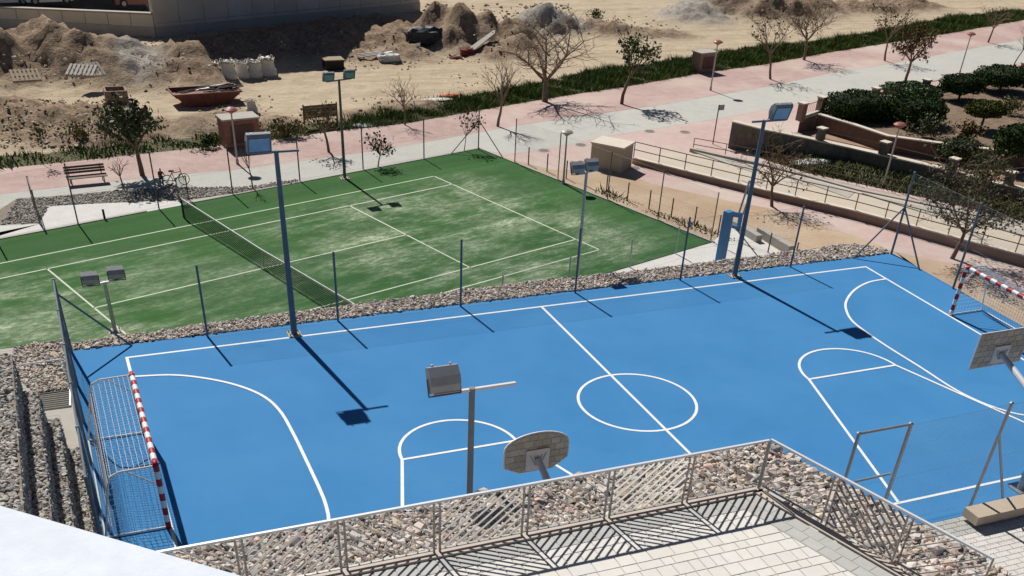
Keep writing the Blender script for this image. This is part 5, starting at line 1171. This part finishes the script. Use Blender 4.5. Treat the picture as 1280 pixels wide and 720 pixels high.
# block behind, out of the picture, and parking deck in its shade
b = MB(); b.prism([(-48, 78), (-7, 78), (-7, 92), (-48, 92)], TZ, 15.5); bl = thing('apartment_block', (-27, 78, TZ), 'building beyond the top left corner casting shade on the parked cars', 'building'); b.build('wall', beige, bl)
for i in range(10):
    for j in range(4):
        b = MB(); b.box((-46 + i * 4, 77.98, 1.5 + j * 3.4), (1.5, .06, 1.6)); b.build('window', lampglass, bl)
sheet('parking_deck', [(-50, A_.y + 1.0), (-18, L_.y + .3), (A_.x + .6, A_.y + .8), (-6.5, 77.9), (-50, 77.9)], TZ + .10, asphalt)
def car(c, rz, label, paint):
    o = thing('parked_car', c, label, 'car'); R = Matrix.Rotation(rz, 3, 'Z')
    def W_(x, y, z): return Vector(c) + R @ Vector((x, y, z))
    def lofted(name, secs, m, par):
        v = []; f = []
        for x, hw_, z0, z1 in secs: v += [W_(x, -hw_, z0), W_(x, hw_, z0), W_(x, hw_ * .92, z1), W_(x, -hw_ * .92, z1)]
        n = len(secs)
        for i in range(n - 1):
            for k_ in range(4): f.append((4*i + k_, 4*i + (k_+1) % 4, 4*i + 4 + (k_+1) % 4, 4*i + 4 + k_))
        f += [(0, 3, 2, 1), (4*n-4, 4*n-3, 4*n-2, 4*n-1)]; return link_mesh(name, v, f, m, par)
    lofted('body', [(-2.0, .75, .4, .75), (-1.9, .82, .25, .9), (-.9, .85, .22, .92), (.9, .85, .22, .9), (1.8, .8, .25, .72), (2.0, .7, .4, .6)], paint, o)
    cb = lofted('cabin', [(-1.75, .72, .88, .92), (-1.3, .68, .88, 1.36), (.1, .68, .88, 1.40), (.95, .74, .88, .92)], paint, o)
    for sy in (-1, 1): b = MB(); b.face([W_(-1.2, sy * .705, .96), W_(.55, sy * .715, .96), W_(.05, sy * .665, 1.30), W_(-1.15, sy * .665, 1.27)]); b.build('side_window', tarp, o)
    b = MB(); b.face([W_(.13, -.60, 1.385), W_(.13, .60, 1.385), W_(.90, .66, .96), W_(.90, -.66, .96)]); b.build('windscreen', tarp, o)
    for sx in (-1.25, 1.25):
        for sy in (-1, 1): b = MB(); b.tube(W_(sx, sy * .72, .32), W_(sx, sy * .90, .32), .32, n=14); w_ = b.build('wheel', black, o); b = MB(); b.tube(W_(sx, sy * .88, .32), W_(sx, sy * .91, .32), .18, n=10); b.build('rim', steel, w_)
zc = TZ + .11
car(G(172, 7, zc + .3), .1, 'red parked car half hidden behind the retaining wall', mat('car_red', (.14, .04, .035), .3, spec=.5))
car(G(62, 4, zc + .3), .15, 'white parked car behind the retaining wall, right of the other white car', mat('car_white', (.62, .62, .62), .3, spec=.5))
car(G(8, 5, zc + .3), .1, 'white parked car in the top left corner behind the retaining wall', mat('car_white', (.62, .62, .62), .3))

# ------------------------------------------------------------------ things lying on the lot
def bulk_bag(px, py, ty, label):
    p = onlot(px, py); p.z -= .03; H = HT(p, ty) * .95; w = H * .54; o = thing('bulk_bag', p, label, 'bag', 'bulk bags in a row'); rr = random.Random(px)
    v = []; n = 16; lv = 9; a0 = rr.uniform(-.2, .2)
    for k_ in range(lv + 1):
        t = k_ / lv; R0 = w * (.90 + .14 * math.sin(t * math.pi * 2 * .9 + .4) - (.10 if .42 < t < .55 else 0) + (.04 if t > .9 else 0))
        for i in range(n):
            a = 2 * math.pi * i / n; e = (abs(math.cos(a)) ** 4 + abs(math.sin(a)) ** 4) ** -.25; rad = R0 * e * (1 + .05 * rr.uniform(-1, 1))
            v.append((p.x + rad * math.cos(a + a0), p.y + rad * math.sin(a + a0), p.z + H * t + (.05 * rr.uniform(-1, 1) if t > .85 else 0)))
    f = [(k_ * n + i, k_ * n + (i + 1) % n, (k_ + 1) * n + (i + 1) % n, (k_ + 1) * n + i) for k_ in range(lv) for i in range(n)]
    m0 = len(v); 
    for i in range(n): q = v[lv * n + i]; v.append((p.x + (q[0] - p.x) * .86, p.y + (q[1] - p.y) * .86, p.z + H * .88))
    f += [(lv * n + i, lv * n + (i + 1) % n, m0 + (i + 1) % n, m0 + i) for i in range(n)]; f.append(tuple(range(m0, m0 + n)))
    link_mesh('sack', v, f, bagm, o, smooth=True)
    for i in range(4):
        a = a0 + math.pi / 4 + i * math.pi / 2; e = Vector((math.cos(a), math.sin(a), 0)) * w * 1.0; s_ = Vector((-math.sin(a), math.cos(a), 0)) * .13
        b = MB(); b.path([p + e - s_ + Vector((0, 0, H * .92)), p + e * .9 - s_ * .6 + Vector((0, 0, H * 1.08)), p + e * .9 + s_ * .6 + Vector((0, 0, H * 1.08)), p + e + s_ + Vector((0, 0, H * .92))], .02, 5); b.build('handle', bagm, o)
    ps = [(p.x + rr.uniform(-.6, .6) * w, p.y + rr.uniform(-.6, .6) * w, p.z + H * .90) for _ in range(22)]; stones_mesh('filling', ps, [rr.uniform(.12, .26) for _ in ps], rubble_grey, o)
for (px, py, ty, lab) in ((267, 99, 77, 'leftmost of the five bulk bags in the row'), (286, 97, 75, 'second bulk bag from the left in the row'), (303, 96.5, 76, 'middle one of the five bulk bags in the row'), (319, 95.5, 75, 'second bulk bag from the right in the row'), (335, 94, 71, 'rightmost and tallest of the five bulk bags in the row')): bulk_bag(px, py, ty, lab)
bulk_bag(315, 139, 125, 'small slumped white bag lying right of the skip'); 
# skip
p = onlot(262, 133); o = thing('skip', p, 'rusty red skip heaped with dark scrap on the sandy ground', 'skip'); sw = 36 / FPX * (p - CAM).length; R = Matrix.Rotation(.08, 3, 'Z')
def W_(x, y, z): return p + R @ Vector((x, y + .8, z))
H = .78; lw = sw * .62; v = [W_(-lw, -.7, 0), W_(lw * .9, -.7, 0), W_(lw * .9, .7, 0), W_(-lw, .7, 0), W_(-sw, -.95, H), W_(sw, -.95, H), W_(sw, .95, H), W_(-sw, .95, H)]
b = MB(); b.add(v, [(0, 3, 2, 1), (0, 1, 5, 4), (1, 2, 6, 5), (2, 3, 7, 6), (3, 0, 4, 7)]); iv = [Vector(q).lerp(W_(0, 0, H), .06) for q in v[4:]]; b.add(iv + [Vector(q) - Vector((0, 0, .2)) for q in iv], [(0, 1, 2, 3)][:0] + [(4, 5, 6, 7)]); b.build('body', skipred, o)
b = MB()
for a, c in ((4, 5), (5, 6), (6, 7), (7, 4)): b.bar(v[a], v[c], .07, .08)
b.build('rim', skipred, o)
for k_ in range(4): x = -lw * .8 + k_ * lw * .55; b = MB(); b.bar(W_(x, -.71 - .02, .02), W_(x * 1.25, -.96, H - .04), .06, .05); b.build('rib', skipred, o)
for i in range(16):
    b = MB(); x0, y0 = random.uniform(-sw * .9, sw * .6), random.uniform(-.7, .7); a = random.uniform(-.5, .5); ln = random.uniform(.8, 2.0)
    b.bar(W_(x0, y0, H + random.uniform(-.05, .15)), W_(x0 + ln * math.cos(a), y0 + ln * math.sin(a) * .5, H + random.uniform(.05, .32)), random.uniform(.08, .35), .03); o2 = b.build('scrap_piece', mat('scrap_dark', (.03, .032, .034), .95, (.08, .075, .07), 3, spec=.05) if i % 8 else plasticw, o)
# concrete box / manhole ring
p = onlot(148, 131); o = thing('concrete_box', p, 'open brown concrete box standing beside the dense leafy tree', 'concrete box'); w = .62
b = MB()
for (x, y, sx, sy) in ((0, -w, 2 * w, .12), (0, w, 2 * w, .12), (-w, 0, .12, 2 * w - .13), (w, 0, .12, 2 * w - .13)): b.box(p + Vector((x, y + w, .38)), (sx, sy, .80))
b.build('shell', mat('box_brown', (.22, .15, .12), .9, (.28, .20, .16), 4), o)
# pallets
def pallet(px, py, rz, tilt, label, m):
    p = onlot(px, py); p.z += .22; p.y -= .5; o = thing('pallet', p, label, 'pallet', 'pallets on the spoil heap'); R = Matrix.Rotation(rz, 3, 'Z') @ Matrix.Rotation(tilt, 3, 'X')
    for k_ in range(7): b = MB(); x = -.75 + k_ * .25; b.bar(p + R @ Vector((x, -.6, .16)), p + R @ Vector((x, .6, .16)), .15, .03); b.build('slat', m, o)
    for y in (-.5, 0, .5): b = MB(); b.bar(p + R @ Vector((-.85, y, .07)), p + R @ Vector((.85, y, .07)), .1, .12); b.build('bearer', m, o)
pallet(33, 99, .1, .35, 'brown pallet lying at the foot of the spoil heap', wood); pallet(112, 92, .35, .5, 'grey pallet leaning on the spoil heap', greywood); pallet(103, 93, -.4, .3, 'pale broken pallet beside the grey pallet', greywood)
# crate
p = onlot(419, 88); o = thing('wooden_crate', p, 'dark box with a pale wooden lid on the sandy ground', 'crate'); w = 11 / FPX * (p - CAM).length
b = MB(); b.box(p + Vector((0, .5, .3)), (2 * w * .92, 1.0, .6)); b.build('box', mat('crate_dark', (.035, .03, .025), .9), o)
for k_ in range(5): b = MB(); b.box(p + Vector((0, .04 + k_ * .235, .66)), (2 * w, .22, .06)); b.build('lid_plank', wood, o)
# boat shaped white bundle
def bundle(px, py, w, d_, h, label, m, name='wrapped_bundle', cat='bundle', rz=0.0, seed=1, box=2.4):
    import bmesh
    p = onlot(px, py) if py < 150 else G(px, py, TZ + .02); p.y += d_ * .4; bm = bmesh.new(); bmesh.ops.create_icosphere(bm, subdivisions=3, radius=1); rr = random.Random(seed); R = Matrix.Rotation(rz, 3, 'Z')
    vv = []
    for v_ in bm.verts:
        c = v_.co; e = (abs(c.x) ** box + abs(c.y) ** box + abs(c.z) ** box) ** (-1 / box); k_ = 1 + .22 * mnoise.noise(c * 2.2 + Vector((seed, 0, 0))) + .12 * mnoise.noise(c * 5 + Vector((seed, 3, 0)))
        q = R @ Vector((c.x * e * w * k_, c.y * e * d_ * k_, 0)); vv.append((p.x + q.x, p.y + q.y, p.z - .05 + max(0, (c.z * e * .5 + .42)) * h * k_))
    ff = [[x.index for x in f.verts] for f in bm.faces]; bm.free(); o = link_mesh(name, vv, ff, m, origin=p, smooth=False); return tag(o, label, cat)
bundle(488, 78, .85, .6, .75, 'white plastic bundle lying on the lot', plasticw)
bundle(533, 55, 1.6, .9, 1.3, 'black sheeting heap at the end of the wall shadow', tarp, 'sheeting_heap', 'sheeting', seed=4)
bundle(585, 68, .55, .4, .5, 'dark red plastic tub on the rubble', redbrown, 'plastic_tub', 'tub', seed=6, box=5)
bundle(570, 73, .5, .3, .22, 'flat red rag beside the red tub', redbrown, 'rag', 'rag', seed=7)
bundle(185, 74, .8, .35, .25, 'white plastic sheet lying on the spoil heap', plasticw, 'plastic_sheet', 'plastic sheet', rz=-.6, seed=8)
bundle(130, 42, .3, .2, .25, 'small white scrap on top of the spoil heap', plasticw, 'plastic_sheet', 'plastic sheet', seed=9)
bundle(290, 148, 1.3, .6, .08, 'pale sheet spread on the ground behind the brick cabinet', plasticw, 'ground_sheet', 'plastic sheet', seed=10)
bundle(562, 121, .7, .25, .22, 'orange plastic barrier piece lying at the lot edge', mat('orange_plastic', (.6, .13, .05), .6), 'plastic_barrier', 'barrier', seed=11)
bundle(545, 126, 1.2, .4, .14, 'pale rubble sacks at the edge of the grass verge', plasticw, 'sack', 'sack', seed=12)
bundle(1014, 204, 1.5, .5, .14, 'white sheet lying on the grass beside the curved tree', plasticw, 'plastic_sheet', 'plastic sheet', seed=13) 
bundle(455, 158, .7, .35, .16, 'white litter in the verge behind the tennis court', plasticw, 'litter', 'litter', seed=14)
for (a, c, w, lab) in (((590, 66), (618, 44), .35, 'dark plank leaning by the red tub'), ((448, 74), (478, 70), .3, 'grey planks left of the white bundle'), ((575, 40), (590, 48), .6, 'pale boards lying on the rubble beside the black sheeting'), ((495, 66), (525, 60), .2, 'thin timber right of the white bundle')):
    p, q_ = onlot(*a), onlot(*c); o = thing('plank_pile', p, lab, 'planks')
    for k_ in range(3): b = MB(); b.bar(p + Vector((0, .22 * k_, .12 + .05 * k_)), q_ + Vector((.1 * k_, .25 * k_, .16 + .03 * k_)), w * .6, .06); b.build('plank', greywood, o)

# ------------------------------------------------------------------ person with a bicycle behind the net post
def skin_body(name, edges, pos, rad, m, parent):
    off = wl(parent); me = bpy.data.meshes.new(name); ks = list(pos); me.from_pydata([tuple(Vector(pos[k_]) - off) for k_ in ks], [(ks.index(a), ks.index(b_)) for a, b_ in edges], [])
    o = bpy.data.objects.new(name, me); col.objects.link(o); o.parent = parent; sm = o.modifiers.new('skin', 'SKIN'); 
    for i, k_ in enumerate(ks): me.skin_vertices[0].data[i].radius = (rad[k_], rad[k_])
    me.skin_vertices[0].data[0].use_root = True; s2 = o.modifiers.new('sub', 'SUBSURF'); s2.levels = 2; s2.render_levels = 2; me.materials.append(m); return o
p = G(203, 233, TZ); ks = HT(p, 210) / 1.62; o = thing('person', p, 'person in a dark red top with dark hair standing beside a bicycle', 'person')
def Q(x, y, z): return p + Vector((x, y, z)) * ks
pos = {'hip': Q(0, 0, .85), 'waist': Q(0, -.02, 1.0), 'chest': Q(.02, -.04, 1.22), 'neck': Q(.03, -.06, 1.36), 'head': Q(.04, -.08, 1.46), 'crown': Q(.04, -.08, 1.57),
       'shl': Q(-.15, -.04, 1.28), 'ell': Q(-.2, -.14, 1.05), 'hal': Q(-.08, -.32, .98), 'shr': Q(.19, -.04, 1.28), 'elr': Q(.30, -.12, 1.06), 'har': Q(.46, -.22, .98),
       'hpl': Q(-.09, 0, .8), 'knl': Q(-.12, -.04, .46), 'anl': Q(-.13, .02, .08), 'tol': Q(-.13, -.14, .04), 'hpr': Q(.09, 0, .8), 'knr': Q(.11, -.08, .46), 'anr': Q(.10, .06, .08), 'tor': Q(.11, -.1, .04)}
rad = {k_: v * ks for k_, v in dict(hip=.14, waist=.13, chest=.15, neck=.05, head=.09, crown=.07, shl=.06, ell=.045, hal=.035, shr=.06, elr=.045, har=.035, hpl=.085, knl=.06, anl=.045, tol=.035, hpr=.085, knr=.06, anr=.045, tor=.035).items()}
skin_body('body', [('hip', 'waist'), ('waist', 'chest'), ('chest', 'neck'), ('neck', 'head'), ('head', 'crown'), ('chest', 'shl'), ('shl', 'ell'), ('ell', 'hal'), ('chest', 'shr'), ('shr', 'elr'), ('elr', 'har'), ('hip', 'hpl'), ('hpl', 'knl'), ('knl', 'anl'), ('anl', 'tol'), ('hip', 'hpr'), ('hpr', 'knr'), ('knr', 'anr'), ('anr', 'tor')], pos, rad, skin, o)
skin_body('top', [('waist', 'chest'), ('chest', 'shl'), ('shl', 'ell'), ('chest', 'shr'), ('shr', 'elr'), ('waist', 'hip')], {k_: pos[k_] for k_ in ('waist', 'hip', 'chest', 'shl', 'ell', 'shr', 'elr')}, {k_: rad[k_] * 1.15 for k_ in rad}, redcloth, o)
skin_body('trousers', [('hip', 'hpl'), ('hpl', 'knl'), ('knl', 'anl'), ('hip', 'hpr'), ('hpr', 'knr'), ('knr', 'anr')], {k_: pos[k_] for k_ in ('hip', 'hpl', 'knl', 'anl', 'hpr', 'knr', 'anr')}, {k_: rad[k_] * 1.15 for k_ in rad}, denim, o)
skin_body('hair', [('h1', 'h2')], {'h1': Q(.04, -.06, 1.52), 'h2': Q(.04, -.04, 1.61)}, {'h1': .105 * ks, 'h2': .09 * ks}, hair, o)
p = G(221, 232, TZ); o = thing('bicycle', p, 'dark bicycle standing right of the person behind the tennis net', 'bicycle'); s_ = .85
def C_(x, z): return p + Vector((x * .99, x * .12, z)) * s_
for x in (-.5, .5):
    b = MB(); pts = [C_(x + .32 * math.cos(t), .33 + .32 * math.sin(t)) for t in np.linspace(0, 2 * math.pi, 21)]; b.path(pts, .02, 5); w_ = b.build('wheel', black, o)
    b = MB()
    for t in np.linspace(0, math.pi, 6): b.tube(C_(x - .31 * math.cos(t), .33 - .31 * math.sin(t)), C_(x + .31 * math.cos(t), .33 + .31 * math.sin(t)), .004, n=3)
    b.build('spokes', steel, w_)
b = MB()
for a, c in (((-.5, .33), (-.05, .30)), ((-.5, .33), (-.18, .75)), ((-.05, .30), (-.18, .75)), ((-.18, .75), (.35, .78)), ((-.05, .30), (.36, .70)), ((.5, .33), (.33, .92))): b.tube(C_(*a), C_(*c), .02, n=6)
b.build('frame', mat('bike_frame', (.08, .02, .025), .4), o)
b = MB(); b.box(C_(-.2, .86), (.26, .12, .06)); b.tube(C_(-.18, .75), C_(-.2, .85), .016, n=6); b.build('saddle', black, o)
b = MB(); b.tube(C_(.33, .94) + Vector((0, -.22, .02)), C_(.33, .94) + Vector((0, .22, .02)), .016, n=6); b.build('handlebar', black, o)
b = MB(); b.tube(C_(-.05, .30) + Vector((0, -.1, 0)), C_(-.05, .30) + Vector((0, .1, 0)), .05, n=8); b.build('crank', steel, o)
# drain covers in the promenade
for (x, y, lab) in ((812, 164, 'dark drain cover in the paving left of the signpost'), (856, 165, 'dark drain cover in the paving beside the signpost'), (680, 188, 'dark drain cover near the tennis court corner'), (726, 181, 'dark drain cover behind the utility cabinet'), (793, 210, 'dark drain cover at the head of the front ramp wall')):
    p = G(x, y, TZ); o = thing('drain_cover', p, lab, 'drain cover', 'drain covers in the promenade'); b = MB(); b.tube(p + Vector((0, 0, -.02)), p + Vector((0, 0, .012)), .30, n=16); b.build('plate', mat('cast_iron', (.16, .13, .11), .8, (.2, .17, .14), 8), o)
    b = MB(); b.tube(p + Vector((0, 0, -.02)), p + Vector((0, 0, .008)), .37, n=16); b.build('frame', greyconc, o)
